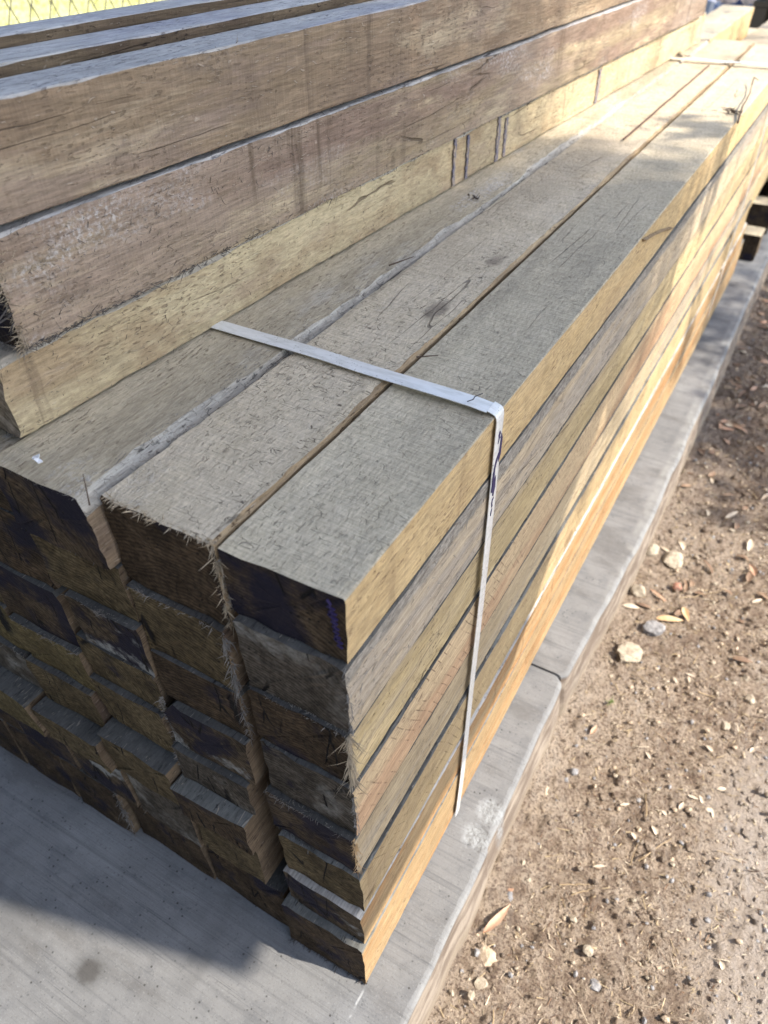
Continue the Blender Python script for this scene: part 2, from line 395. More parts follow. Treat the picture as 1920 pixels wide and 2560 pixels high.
# (x0, x1, z0, z1, y_top, y_bot, side, top, end, look)
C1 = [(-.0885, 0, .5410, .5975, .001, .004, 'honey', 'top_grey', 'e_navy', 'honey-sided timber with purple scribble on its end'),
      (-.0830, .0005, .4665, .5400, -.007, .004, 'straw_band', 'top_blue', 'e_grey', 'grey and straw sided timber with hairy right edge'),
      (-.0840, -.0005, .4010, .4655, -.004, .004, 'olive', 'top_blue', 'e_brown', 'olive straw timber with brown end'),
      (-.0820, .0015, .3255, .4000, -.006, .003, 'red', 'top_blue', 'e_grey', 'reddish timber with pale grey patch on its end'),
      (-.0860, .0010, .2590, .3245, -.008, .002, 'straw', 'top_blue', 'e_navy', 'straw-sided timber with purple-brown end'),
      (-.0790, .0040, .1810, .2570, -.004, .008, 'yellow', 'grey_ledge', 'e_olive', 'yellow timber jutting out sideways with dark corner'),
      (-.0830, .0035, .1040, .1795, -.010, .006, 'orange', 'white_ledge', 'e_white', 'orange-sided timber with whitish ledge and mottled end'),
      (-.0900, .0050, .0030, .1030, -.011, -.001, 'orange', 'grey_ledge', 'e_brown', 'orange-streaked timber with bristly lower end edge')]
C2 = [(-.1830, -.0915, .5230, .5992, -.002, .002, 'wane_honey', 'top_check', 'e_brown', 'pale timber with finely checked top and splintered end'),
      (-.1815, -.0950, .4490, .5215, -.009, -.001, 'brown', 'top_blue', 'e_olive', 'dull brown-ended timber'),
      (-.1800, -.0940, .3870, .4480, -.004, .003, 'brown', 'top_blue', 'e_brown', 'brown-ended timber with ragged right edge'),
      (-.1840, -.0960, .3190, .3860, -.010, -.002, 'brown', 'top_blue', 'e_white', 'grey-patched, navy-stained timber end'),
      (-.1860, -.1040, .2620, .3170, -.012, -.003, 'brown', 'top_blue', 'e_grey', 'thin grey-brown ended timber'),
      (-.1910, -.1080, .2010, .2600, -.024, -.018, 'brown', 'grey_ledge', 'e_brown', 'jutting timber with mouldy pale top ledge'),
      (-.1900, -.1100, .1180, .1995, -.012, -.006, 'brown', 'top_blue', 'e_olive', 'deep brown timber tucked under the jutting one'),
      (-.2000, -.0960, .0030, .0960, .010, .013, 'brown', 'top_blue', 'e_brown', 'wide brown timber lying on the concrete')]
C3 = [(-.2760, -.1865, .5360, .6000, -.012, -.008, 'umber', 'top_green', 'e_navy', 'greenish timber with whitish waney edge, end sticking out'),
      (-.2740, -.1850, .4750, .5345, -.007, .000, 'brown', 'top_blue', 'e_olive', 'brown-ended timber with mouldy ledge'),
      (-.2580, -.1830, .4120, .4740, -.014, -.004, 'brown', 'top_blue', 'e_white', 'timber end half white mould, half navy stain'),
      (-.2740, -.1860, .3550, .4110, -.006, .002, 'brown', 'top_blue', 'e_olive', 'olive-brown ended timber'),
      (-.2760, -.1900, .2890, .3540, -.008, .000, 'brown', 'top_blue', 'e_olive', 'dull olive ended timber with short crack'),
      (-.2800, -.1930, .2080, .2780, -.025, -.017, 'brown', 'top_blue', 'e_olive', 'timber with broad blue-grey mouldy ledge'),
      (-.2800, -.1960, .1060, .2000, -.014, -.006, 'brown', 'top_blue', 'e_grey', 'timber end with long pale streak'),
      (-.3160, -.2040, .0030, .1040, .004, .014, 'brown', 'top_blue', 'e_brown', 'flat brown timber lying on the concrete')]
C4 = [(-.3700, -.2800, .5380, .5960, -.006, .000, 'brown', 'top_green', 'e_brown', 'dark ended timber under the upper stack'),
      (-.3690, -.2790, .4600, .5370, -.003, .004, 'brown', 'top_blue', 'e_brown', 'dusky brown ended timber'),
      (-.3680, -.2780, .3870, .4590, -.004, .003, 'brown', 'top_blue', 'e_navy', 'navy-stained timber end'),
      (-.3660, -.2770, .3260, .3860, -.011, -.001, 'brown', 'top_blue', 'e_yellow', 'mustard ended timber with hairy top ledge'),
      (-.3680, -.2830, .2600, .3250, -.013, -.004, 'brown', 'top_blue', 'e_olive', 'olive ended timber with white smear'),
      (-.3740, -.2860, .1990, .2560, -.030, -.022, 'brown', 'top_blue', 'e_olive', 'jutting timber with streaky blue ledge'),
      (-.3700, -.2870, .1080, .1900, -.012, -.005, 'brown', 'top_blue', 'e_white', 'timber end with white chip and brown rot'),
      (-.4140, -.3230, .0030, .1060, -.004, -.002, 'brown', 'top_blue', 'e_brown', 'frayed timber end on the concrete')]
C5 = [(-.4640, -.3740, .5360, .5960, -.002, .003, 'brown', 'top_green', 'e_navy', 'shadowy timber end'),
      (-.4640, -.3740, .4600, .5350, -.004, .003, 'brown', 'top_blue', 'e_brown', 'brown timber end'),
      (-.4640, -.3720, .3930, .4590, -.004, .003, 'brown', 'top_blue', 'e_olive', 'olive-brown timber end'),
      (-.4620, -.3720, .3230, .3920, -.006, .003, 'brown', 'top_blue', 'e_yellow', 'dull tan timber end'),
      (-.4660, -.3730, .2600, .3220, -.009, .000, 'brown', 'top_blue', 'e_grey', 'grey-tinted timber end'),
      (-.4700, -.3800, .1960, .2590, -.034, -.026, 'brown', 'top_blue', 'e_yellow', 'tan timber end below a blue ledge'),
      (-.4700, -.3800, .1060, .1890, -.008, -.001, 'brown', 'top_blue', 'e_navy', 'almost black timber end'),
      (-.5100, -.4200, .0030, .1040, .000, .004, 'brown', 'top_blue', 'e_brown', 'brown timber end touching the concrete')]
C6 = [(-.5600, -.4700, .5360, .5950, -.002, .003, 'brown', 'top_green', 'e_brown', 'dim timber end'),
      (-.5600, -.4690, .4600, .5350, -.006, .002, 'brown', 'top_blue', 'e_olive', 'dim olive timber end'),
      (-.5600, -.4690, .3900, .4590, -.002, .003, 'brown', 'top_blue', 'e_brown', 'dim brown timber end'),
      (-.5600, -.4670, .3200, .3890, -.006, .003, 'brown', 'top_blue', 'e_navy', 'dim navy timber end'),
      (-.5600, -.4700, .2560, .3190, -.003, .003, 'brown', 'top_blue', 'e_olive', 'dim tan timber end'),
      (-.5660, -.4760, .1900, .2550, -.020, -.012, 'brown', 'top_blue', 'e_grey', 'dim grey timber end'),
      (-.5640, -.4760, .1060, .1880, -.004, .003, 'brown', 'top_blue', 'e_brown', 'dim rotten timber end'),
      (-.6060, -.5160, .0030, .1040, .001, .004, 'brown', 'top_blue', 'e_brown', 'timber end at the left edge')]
COLW = ['corner column', 'second column from corner', 'third column from corner', 'fourth column from corner', 'fifth column from corner', 'leftmost column']
ORD = ['topmost', 'second from top', 'third from top', 'fourth from top', 'fifth from top', 'sixth from top', 'seventh from top', 'bottom one']
FAR_OUT = {0: [0, .02, -.03, .03, .05, .02, .10, .18]}
ST = {}
for ci, C in enumerate((C1, C2, C3, C4, C5, C6)):
    for li, (x0, x1, z0, z1, yt, yb, sm, tm, em, look) in enumerate(C):
        q_ = .42 if ci == 0 else (.45 if yt > -.018 else .66)
        if not (ci == 2 and li == 0): yt *= q_; yb *= q_
        hi = 2 if (ci == 0 or li == 0 and ci < 3) else (1 if ci < 5 else 0)
        kw = dict(ch=(.0012, .0016, .0012, .0012), rag=.0022)
        if ci == 0 and li == 0: kw = dict(ch=(.0006, .0009, .0007, .0006), rag=.0008)
        if ci == 0 and li in (5, 7): kw.update(rag=.003)
        if ci == 0 and li == 6: kw = dict(ch=(.001, .008, .001, .001), rag=.003, edge_mat=(1, 'white_ledge'))
        if ci == 1 and li == 0: kw = dict(ch=(.001, .0022, .001, .001), rag=.0022, edge_mat=(1, 'wane_honey'))
        if ci == 2 and li == 0: kw = dict(ch=(.001, .007, .001, .001), rag=.0040, edge_mat=(1, 'bark'), near_ch=(1, .003, .10))
        if ci == 1 and li == 3: kw = dict(ch=(.002, .001, .014, .002), rag=.002)
        if ci == 3 and li == 7: kw = dict(ch=(.006, .002, .002, .004), rag=.004)
        L = LEN + (FAR_OUT.get(ci, [0]*8)[li] if ci in FAR_OUT else RNG.uniform(-.03, .03)) - yt
        if li == 0: L = {0: 1.955, 1: 1.96, 2: 1.93}.get(ci, 1.93)-yt
        sk = RNG.uniform(-.02, .02)
        left = 'brown' if ci < 5 else 'olive'
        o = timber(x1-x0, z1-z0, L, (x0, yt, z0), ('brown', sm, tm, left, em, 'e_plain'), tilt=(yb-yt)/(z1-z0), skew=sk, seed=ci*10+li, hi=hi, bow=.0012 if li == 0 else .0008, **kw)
        lab = '%s, %s in %s' % (look, ORD[li], COLW[ci]) if ci else '%s, %s at the corner' % (look, ORD[li])
        tag(o, lab, 'timber', 'timbers of the strapped stack')
        o['_t'] = (yb-yt)/(z1-z0)
        ST[(ci, li)] = o
def ef(k, which, n, ln, mat='fibre_dark', rad=.0002, **kw):
    o = ST[k]; end_fringe(o, which, n, ln, mat, rad, tilt=o['_t'], seed=k[0]*31+k[1]*7+n, **kw)
ef((1, 0), 'top', 420, .0075, 'fibre', .00032, t0=.02, t1=1, down=.35, cl=False)
ef((1, 0), 'right', 320, .010, 'fibre', .00032, down=.2)
ef((1, 0), 'bottom', 150, .004)
ef((2, 0), 'top', 200, .0028); ef((2, 0), 'bottom', 120, .003)
ef((0, 0), 'bottom', 160, .0025); ef((0, 0), 'left', 200, .004, 'fibre_grey')
ef((1, 1), 'right', 260, .013, 'fibre_grey', .0003, down=.3); ef((1, 1), 'top', 260, .006, 'fibre_grey', down=.4)
ef((1, 2), 'right', 160, .008, 'fibre_grey', .00025)
ef((0, 1), 'right', 160, .007, 'fibre_grey', .00022, down=.3); ef((0, 1), 'bottom', 380, .0042, 'fibre_grey')
ef((0, 2), 'right', 520, .013, 'fibre', .00030, down=.5); ef((0, 2), 'top', 300, .0035, 'fibre_grey')
ef((0, 2), 'bottom', 300, .004, 'fibre_dark'); ef((0, 3), 'right', 260, .006, 'fibre_grey', .00024, down=.4)
ef((0, 3), 'bottom', 260, .0035); ef((0, 4), 'top', 420, .0055, 'fibre_grey', .00018); ef((0, 4), 'right', 240, .008, 'fibre_honey', .00022)
ef((0, 4), 'bottom', 240, .006, 'fibre_dark', t0=0, t1=.5); ef((0, 5), 'top', 160, .003, 'fibre_grey')
ef((0, 7), 'bottom', 330, .0075, 'fibre_dark', .0004, down=.15, out=.8); ef((0, 7), 'bottom', 26, .018, 'fibre_dark', .0003, t0=0, t1=.35)
ef((3, 7), 'right', 320, .010, 'fibre_grey', .0003); ef((2, 7), 'top', 160, .005, 'fibre_grey'); ef((1, 3), 'left', 200, .006, 'fibre_grey')
ef((1, 4), 'left', 120, .005, 'fibre_grey'); ef((3, 3), 'top', 320, .005, 'fibre_grey'); ef((4, 4), 'top', 160, .004, 'fibre_grey')
ef((2, 2), 'top', 120, .005, 'fibre_grey'); ef((3, 4), 'top', 200, .004, 'fibre_dark'); ef((2, 4), 'top', 160, .003, 'fibre_dark')
face_fringe(ST[(0, 1)], 'right', .9, 520, .006, 'fibre_grey', .00016, seed=3)
face_fringe(ST[(0, 2)], 'right', .7, 260, .006, 'fibre', .00016, seed=4)
face_fringe(ST[(2, 0)], 'top', .8, 420, .005, 'fibre_grey', .00016, seed=5, band=(.82, 1.0))
face_fringe(ST[(1, 0)], 'top', .9, 240, .004, 'fibre_grey', .00013, seed=6)
# split crack in the second top timber far away and saw tear on the corner timber's side
def bar(V, F, a, b, w, h):
    a = Vector(a); b = Vector(b); d = (b-a).normalized(); s = d.cross(Vector((0, 0, 1)))
    if s.length < .1: s = d.cross(Vector((1, 0, 0)))
    s.normalize(); u = s.cross(d); k = len(V)
    for p in (a, b):
        for q in ((-w, -h), (w, -h), (w, h), (-w, h)): V.append(p+s*q[0]/2+u*q[1]/2)
    F += [(k, k+1, k+2, k+3), (k+7, k+6, k+5, k+4)]+[(k+i, k+4+i, k+4+(i+1) % 4, k+(i+1) % 4) for i in range(4)]
def path_mesh(name, pts_list, w, h, mat, parent=None, loc=None):
    V = []; F = []
    for pts in pts_list:
        for a, b in zip(pts[:-1], pts[1:]): bar(V, F, a, b, w, h)
    return mk(name, V, F, mat, parent=parent, loc=loc)
o = ST[(1, 0)]; rr = random.Random(3)
path_mesh('surface_split', [[(.060+rr.uniform(-.0008, .0008)-.004*i/14, .98+.045*i, .0795) for i in range(15)]], .0022, .002, NT('split_shadow').done((.10, .06, .045)), parent=o)
# purple scribble on the corner timber's end
o = ST[(0, 0)]; w_, h_ = o['_w'], o['_h']; rr = random.Random(5); L_ = []
for k in range(9):
    z = .050-.0040*k; x = .0765+.0006*k
    L_.append([(x+rr.uniform(-.0015, .0015), .0002+.053*(h_-z)*0+o['_t']*(h_-z)-.0006, z+.002), (x+.003, o['_t']*(h_-z)-.0006, z-.001), (x+.0005, o['_t']*(h_-z)-.0006, z-.003), (x+.005+rr.uniform(-.001, .001), o['_t']*(h_-z)-.0006, z-.0042)])
path_mesh('pen_scribble', L_, .0017, .0005, M['ink'], parent=o)

# ------------------------------------------------------------------ upper stack
PH = math.atan(-.0389)
def up(u, v, z):   # u across from the visible face (negative = away), v along, world point
    c, s = math.cos(PH), math.sin(PH)
    bx, by = -.272, .015
    return (bx+u*c-v*s, by+u*s+v*c, z)
UP = []
specs = [ # u0,u1,v0,v1,z0,z1,side,top,end,hi,look
 (-.090, 0, 0, 1.86, .6025, .6605, 'cream', 'bark', 'e_plain', 2, 'yellowish timber with brown stains, lowest of the upper stack beside the strap'),
 (-.076, .006, .020, 1.80, .6625, .7370, 'umber2', 'top_silver', 'e_navy', 2, 'purplish-brown middle timber of the upper stack with dark splintered near end'),
 (-.041, .003, -.30, 1.76, .7400, .8050, 'umber', 'top_silver', 'e_brown', 2, 'large rough brown-faced timber topping the upper stack, nearest the camera'),
 (-.087, -.045, -.32, 1.70, .7420, .8115, 'brown', 'top_silver', 'e_brown', 1, 'silver-topped timber in the middle of the upper stack top row'),
 (-.128, -.091, -.30, 1.70, .7430, .8175, 'brown', 'top_silver', 'e_brown', 1, 'furthest silver-topped timber of the upper stack, against the grass'),
 (-.182, -.094, -.02, 1.84, .6025, .6620, 'brown', 'top_blue', 'e_brown', 1, 'hidden lower timber behind the yellowish one'),
]
for k, (u0, u1, v0, v1, z0, z1, sm, tm, em, hi, look) in enumerate(specs):
    o = timber(u1-u0, z1-z0, v1-v0, up(u0, v0, z0), ('brown', sm, tm, 'brown', em, 'e_plain'), rot=-PH*0+math.atan(-.0389), seed=200+k, hi=hi, ch=(.0012, (.003, .0012, .0006, .0006, .0006, .001)[k], .001, .0012), rag=(.0026, .0020, .0014, .0012, .0012, .0018)[k], skew=(.0, .0, .03, 0, 0, 0)[k], bow=.0015)
    o.rotation_euler = (0, 0, PH)
    tag(o, look, 'timber', 'loose timbers of the upper stack'); UP.append(o)
    o['_t'] = 0
COLF = 'fibre_grey'
face_fringe(UP[2], 'right', 1.3, 1500, .0055, 'fibre', .00015, seed=21, y0=.30, spread=.8)
face_fringe(UP[2], 'right', 1.3, 1300, .0045, 'fibre_dark', .00017, seed=22, y0=.30, spread=1.)
face_fringe(UP[1], 'right', 1.2, 1100, .0055, 'fibre', .00015, seed=23, spread=.8)
face_fringe(UP[1], 'right', 1.2, 1300, .0045, 'fibre_dark', .00017, seed=24, spread=1.)
face_fringe(UP[1], 'right', 1.6, 900, .008, 'fibre_dark', .00022, seed=34, spread=.5, band=(0, .04))
face_fringe(UP[2], 'right', 1.6, 600, .007, 'fibre_dark', .0002, seed=35, y0=.3, spread=.4, band=(0, .05))
face_fringe(UP[0], 'right', 1.0, 700, .0035, 'fibre_dark', .00015, seed=25, spread=1.)
end_fringe(UP[1], 'right', 420, .012, 'fibre', .0003, seed=26, out=.4)
end_fringe(UP[1], 'bottom', 220, .008, 'fibre_grey', .00025, seed=27, t0=.6)
end_fringe(UP[1], 'right', 26, .035, 'fibre_dark', .0004, seed=28, t0=.1, t1=.6, out=.1)
end_fringe(UP[0], 'bottom', 160, .003, 'fibre_dark', seed=29)
# marker lines on the yellowish timber's face
w0, h0 = UP[0]['_w'], UP[0]['_h']
for v, wd, zt, mt in ((.640, .007, 1., 'ink2'), (.675, .006, .95, 'ink2'), (.765, .010, 1., 'ink2'), (.788, .009, .9, 'ink2'), (1.155, .014, .93, 'ink2')):
    V = []; F = []; n_ = 22; rr = random.Random(int(v*100))
    for i in range(n_+1):
        z = h0*(.03+.93*zt*i/n_); j = rr.uniform(-.0008, .0008)
        for q in (-1, 1): V.append((w0+.0016, v+j+q*wd*.5*rr.uniform(.6, 1.1), z))
    b = len(V)
    V += [(x-.0016, y, z) for x, y, z in V]
    for i in range(n_):
        a = 2*i; F.append((a, a+1, a+3, a+2)); F.append((b+a, b+a+2, b+a+3, b+a+1))
        F.append((a, a+2, b+a+2, b+a)); F.append((a+1, b+a+1, b+a+3, a+3))
    mk('marker_line', V, F, M[mt], parent=UP[0])
pt = mk('paper_tag', [(.012, -.0016, .008), (.030, -.0016, .006), (.012, -.0016, .026), (.012, -.0008, .008), (.030, -.0008, .006), (.012, -.0008, .026)], [(0, 1, 2), (5, 4, 3), (0, 3, 4, 1), (1, 4, 5, 2), (2, 5, 3, 0)], NT('paper').done((.75, .73, .68)), parent=UP[0])

# ------------------------------------------------------------------ plastic strapping
t = NT('strapping'); x, y, z = t.sep()
ribs = t.noise((12, 900, 12), 2); mot = t.noise((60, 200, 200), 4)
spk = t.math('MULTIPLY', t.ramp(t.noise((420, 500, 300), 3), .62, .68), t.ramp(t.noise((30, 30, 30), 2), .5, .6))
c = t.mix(t.ramp(mot, .4, .7), (.74, .75, .74), (.62, .63, .61)); c = t.mix(t.math('MULTIPLY', spk, .8), c, (.10, .10, .08))
M['strap'] = t.done(c, .22, ribs, .0006, .5, .6)
t.b.inputs['Coat Weight'].default_value = .5; t.b.inputs['Coat Roughness'].default_value = .15
def ribbon(name, pts, wd, th, parent=None, twist=None):
    """ribbon following pts (x, z) profile at given y; pts: (x, y, z, nx, nz)"""
    V = []; F = []
    for (x, y, z, nx, nz, ww) in pts:
        for q in (-1, -.5, .5, 1):
            for s_ in (0, 1):
                dome = .0004*(1-q*q)
                V.append((x+nx*(s_*th+s_*dome), y+q*ww/2, z+nz*(s_*th+s_*dome)))
    for i in range(len(pts)-1):
        a = i*8; b = a+8
        for j in range(3):
            F.append((a+2*j+1, b+2*j+1, b+2*j+3, a+2*j+3)); F.append((a+2*j, a+2*j+2, b+2*j+2, b+2*j))
        F.append((a, b, b+1, a+1)); F.append((a+6, a+7, b+7, b+6))
    F += [(0, 1, 3, 2), (2, 3, 5, 4), (4, 5, 7, 6)]
    a = (len(pts)-1)*8; F += [(a+2, a+3, a+1, a), (a+4, a+5, a+3, a+2), (a+6, a+7, a+5, a+4)]
    return mk(name, V, F, M['strap'], parent=parent, smooth=False)
root = bpy.data.objects.new('plastic_strap', None); COL.objects.link(root)
tag(root, 'pale plastic strapping band around the near end of the stack, printed in purple', 'strap', 'strapping bands')
pts = []
for i in range(22):
    f = i/21; x = -.30+.294*f
    pts.append((x, .2165+.006*math.sin(f*5)*.3, .6025+.0003*math.sin(f*17)-.0012*max(0, (f-.95)/.05), 0, 1, .0148))
top = ribbon('top_run', pts, .0165, .0006, root)
pts = [(-.006, .2165, .6013, .02, 1, .0148), (-.0012, .2165, .5998, .35, .94, .0148), (.0004, .2165, .5988, .7, .7, .0146), (.0014, .2162, .5972, .95, .3, .0142), (.0020, .2160, .5945, 1, 0, .0138)]
ribbon('corner_fold', pts, .016, .0006, root)
pts = []
for i in range(26):
    f = i/25; z = .5945*(1-f)+.004*f
    x = .0020+.0052*math.sin(min(1, f*1.15)*math.pi*.5)+.0018*math.sin(f*9)*f*.5
    pts.append((x, .216+.004*f, z, 1, 0, .0136-.002*f))
sr = ribbon('side_run', pts, .015, .0006, root)
# print on the side run (worn purple marks) and dirt lines on the top run
def blob(name, polys, mat, parent):
    V = []; F = []
    for poly in polys:
        b = len(V); n_ = len(poly)
        for (y, z) in poly:
            f = (.595-z)/.591; xx = .0020+.0052*math.sin(min(1, f*1.15)*math.pi*.5)+.0018*math.sin(f*9)*f*.5+.0009+.00042
            V.append((xx, y, z))
        for (y, z) in poly:
            f = (.595-z)/.591; xx = .0020+.0052*math.sin(min(1, f*1.15)*math.pi*.5)+.0018*math.sin(f*9)*f*.5+.0009
            V.append((xx, y, z))
        F.append(tuple(range(b, b+n_))); F += [(b+i, b+n_+i, b+n_+(i+1) % n_, b+(i+1) % n_) for i in range(n_)]
    return mk(name, V, F, mat, parent=parent)
yb, zb = .2165, .580
G = [[(-1, 0), (0, 2), (1, 0), (.3, -1), (1.2, -3), (.2, -2.4), (-.8, -5), (-.6, -2)],
     [(2, -1), (3.2, -4), (3.1, -13), (1.6, -17), (1.0, -13), (1.5, -7)],
     [(.8, -11), (1.5, -12.5), (-.6, -17), (-1.8, -21), (-2.4, -19), (-1.4, -14.5)],
     [(-2.6, -20), (-1.2, -19), (-.8, -27), (-1.4, -33), (-2.8, -32)],
     [(-1.0, -27), (.4, -24), (.8, -31), (-.4, -36), (-1.4, -35)],
     [(-1.0, -38), (.2, -37), (.3, -38.3), (-.5, -38.8), (-.4, -41), (.1, -42.4), (-.8, -43), (-1.3, -40)],
     [(-.9, -45), (-.1, -44), (-.8, -48.5), (-1.3, -48)]]
blob('purple_print', [[(yb+a*.0021, zb+b_*.00165) for a, b_ in g] for g in G], M['ink'], root)
path_mesh('dirt_line', [[(-.022, .2085, .6053), (-.019, .2125, .6058), (-.0195, .2165, .6059), (-.0165, .2245, .6053)]], .0007, .0004, M['fibre_dark'], parent=root)
r2 = bpy.data.objects.new('plastic_strap', None); COL.objects.link(r2)
tag(r2, 'thin pale strapping band around the far sunlit end of the stack', 'strap', 'strapping bands')
ribbon('top_run', [(-.26+.262*i/20, 1.630+.035*i/20, .6045+.0006*math.sin(i), 0, 1, .015) for i in range(21)], .015, .0009, r2)
ribbon('side_run', [(.0030+.006*math.sin(i/20*3.1), 1.665+.03*i/20, .603-.59*i/20, 1, 0, .014) for i in range(21)], .014, .0009, r2)

# ------------------------------------------------------------------ concrete slab
t = NT('broom_concrete')
x, y, z = t.sep()
br = t.noise((9, 620, 9), 4, .65); br2 = t.noise((2.5, 190, 2.5), 3, .6); sp = t.noise((500, 500, 500), 3, .6); bg = t.noise((4, 4, 4), 5, .6); md = t.noise((30, 30, 30), 5, .65)
c = t.mix(t.ramp(bg, .3, .7), (.20, .198, .195), (.26, .255, .248))
c = t.mix(t.ramp(md, .45, .7, 0, .6), c, (.155, .155, .158))
ls = t.noise((5, 13, 5), 5, .65); c = t.mix(t.ramp(ls, .50, .64, 0, .6), c, (.125, .118, .112)); c = t.mix(t.ramp(ls, .30, .44, .6, 0), c, (.31, .308, .298))
c = t.mix(t.math('MULTIPLY', t.ramp(t.voro((130, 130, 130)), .10, .2, 1, 0), t.ramp(md, .45, .6)), c, (.06, .058, .055))
c = t.mix(t.ramp(br, .58, .70, 0, .55), c, (.075, .075, .078))
c = t.mix(t.ramp(br2, .52, .68, 0, .35), c, (.115, .115, .118))
c = t.mix(t.ramp(sp, .6, .72, 0, .5), c, (.34, .34, .33))
c = t.mix(t.ramp(sp, .3, .40, .5, 0), c, (.085, .083, .08))
c = t.mix(t.math('MULTIPLY', t.ramp(t.noise((6, 3, 6), 4), .55, .68), .55), c, (.11, .108, .108))
# pale worn arris and muddy side
c = t.mix(t.math('MULTIPLY', t.ramp(x, .050, .062, 0, .7), t.ramp(md, .38, .66)), c, (.34, .335, .315))
c = t.mix(t.ramp(z, -.012, -.004, 1, 0), c, t.mix(t.ramp(t.noise((90, 14, 60), 4), .4, .65), (.17, .13, .10), (.34, .28, .22)))
c = t.mix(t.ramp(z, -.085, -.055, .8, 0), c, (.30, .24, .175))
# old round tar spot and the pale score line that carries on from the stack
def spot(t, cx, cy, r0, r1):
    dx = t.math('SUBTRACT', x, cx); dy = t.math('SUBTRACT', y, cy)
    d = t.math('SQRT', t.math('ADD', t.math('MULTIPLY', dx, dx), t.math('MULTIPLY', dy, dy)))
    d = t.math('ADD', d, t.math('MULTIPLY', t.math('SUBTRACT', t.noise((90, 90, 90), 3), .5), .010))
    return t.ramp(d, r0, r1, 1, 0)
c = t.mix(t.math('MULTIPLY', spot(t, -.262, -.136, .007, .016), .75), c, (.055, .048, .042))
c = t.mix(t.math('MULTIPLY', spot(t, -.262, -.136, .014, .028), .35), c, (.10, .098, .095))
ch_ = t.math('MAXIMUM', spot(t, .045, .245, .012, .022), spot(t, .040, .205, .010, .02))
c = t.mix(t.math('MULTIPLY', ch_, t.ramp(t.noise((190, 190, 190), 3), .35, .6, .2, 1)), c, (.33, .335, .33))
ln = t.math('ABSOLUTE', t.math('SUBTRACT', x, t.math('ADD', .002, t.math('MULTIPLY', t.noise((0, 14, 0), 2), .006))))
lm = t.math('MULTIPLY', t.ramp(ln, .0005, .0016, 1, 0), t.ramp(y, -.01, 0, 1, 0))
c = t.mix(t.math('MULTIPLY', lm, t.ramp(md, .4, .55)), c, (.46, .455, .44))
h = t.math('ADD', t.math('MULTIPLY', br, 1.1), t.math('MULTIPLY', sp, .5)); h = t.math('ADD', h, t.math('MULTIPLY', br2, .8))
h = t.math('SUBTRACT', h, t.math('MULTIPLY', t.math('MULTIPLY', ch_, t.noise((150, 150, 150), 4)), 6.))
c = t.mix(1., c, (.80, .84, .90), 'MULTIPLY')
M['concrete'] = t.done(c, .85, h, .0010, .8, .3)
def slab(name, y0, y1, edge, seed, notch=None):
    rng = np.random.default_rng(seed)
    n_ = int((y1-y0)/.006); ys = np.linspace(y0, y1, n_)
    j1 = n1(y1-y0, .012, .0012, rng); j2 = n1(y1-y0, .05, .0016, rng); j3 = n1(y1-y0, .02, .0025, rng)
    V = []; F = []; prof = []
    for yy in ys:
        e = edge(yy)+j2(yy-y0); rnd = max(0, 1-(yy-y0)/.012, 1-(y1-yy)/.012) if True else 0
        e -= .008*rnd**2
        k = float(abs(j1(yy-y0)))*1.2+.003
        r_ = [(-4.0, 0), (-1.0, 0), (-.4, 0), (-.1, 0), (0.0, 0), (e-k*1.8, 0), (e-k*.8, -k*.35), (e-.0002, -k*1.3), (e+.001+float(j3(yy-y0))*.3, -.03), (e+.007+float(j3(yy-y0))*.5, -.075), (e+.010, -.20)]
        V += [(a, yy, b) for a, b in r_]; m = len(r_)
    for i in range(n_-1):
        for q in range(m-1): F.append((i*m+q, i*m+q+1, (i+1)*m+q+1, (i+1)*m+q))
    b = len(V)
    for yy in (y0, y1): V += [(-4., yy, -.2)]
    F.append(tuple([b]+[m-1-q for q in range(m)])); F.append(tuple([b+1]+[(n_-1)*m+q for q in range(m)]))
    o = mk(name, V, F, M['concrete']); tag(o, kind='structure'); return o
slab('pavement', -1.5, .4865, lambda y: .0600 if y < .2 else .0575, 1)
slab('pavement', .4905, 2.9, lambda y: .0595+.018*min(1, max(0, (y-.49)/.4)), 2)
slab('pavement', 2.905, 9.0, lambda y: .079, 3)

# ------------------------------------------------------------------ dirt ground
def vnoise(X, Y, s, rng):
    n_ = 257; A = rng.uniform(-1, 1, (n_, n_)); x = X/s % (n_-1); y = Y/s % (n_-1)
    i = x.astype(int); j = y.astype(int); u = x-i; v = y-j; u = u*u*(3-2*u); v = v*v*(3-2*v)
    return (A[i, j]*(1-u)*(1-v)+A[(i+1) % n_, j]*u*(1-v)+A[i, (j+1) % n_]*(1-u)*v+A[(i+1) % n_, (j+1) % n_]*u*v)
RG = np.random.default_rng(11); SEEDS = [np.random.default_rng(50+i) for i in range(8)]
def ground_z(X, Y):
    X = np.asarray(X, float)+50; Y = np.asarray(Y, float)+50
    rs = [np.random.default_rng(50+i) for i in range(7)]
    z = -.098+.010*vnoise(X, Y, .23, rs[0])+.0055*vnoise(X, Y, .07, rs[1])+.0032*vnoise(X, Y, .026, rs[2])
    lump = vnoise(X, Y, .011, rs[3]); z += .0062*np.clip(lump, -.3, 1)**2*np.sign(lump)+.0030*vnoise(X, Y, .0062, rs[4])
    return z
xs = np.concatenate([[-60, -20, -8, -4.2, -1, 0], np.arange(.05, .62, .0032), np.arange(.63, 1.4, .03), [2, 4, 9, 25, 60]])
ysg = np.concatenate([[-60, -20, -6, -2, -.8], np.arange(-.3, 1.0, .0034), np.arange(1.0, 3.0, .009), np.arange(3.05, 6, .15), [8, 12, 25, 60, 120]])
GX, GY = np.meshgrid(xs, ysg, indexing='ij'); GZ = ground_z(GX, GY)
far = (np.abs(GX) > 2) | (GY > 6) | (GY < -1); GZ = np.where(far, -.10, GZ); GZ = np.where(GX < .04, -.13, GZ)
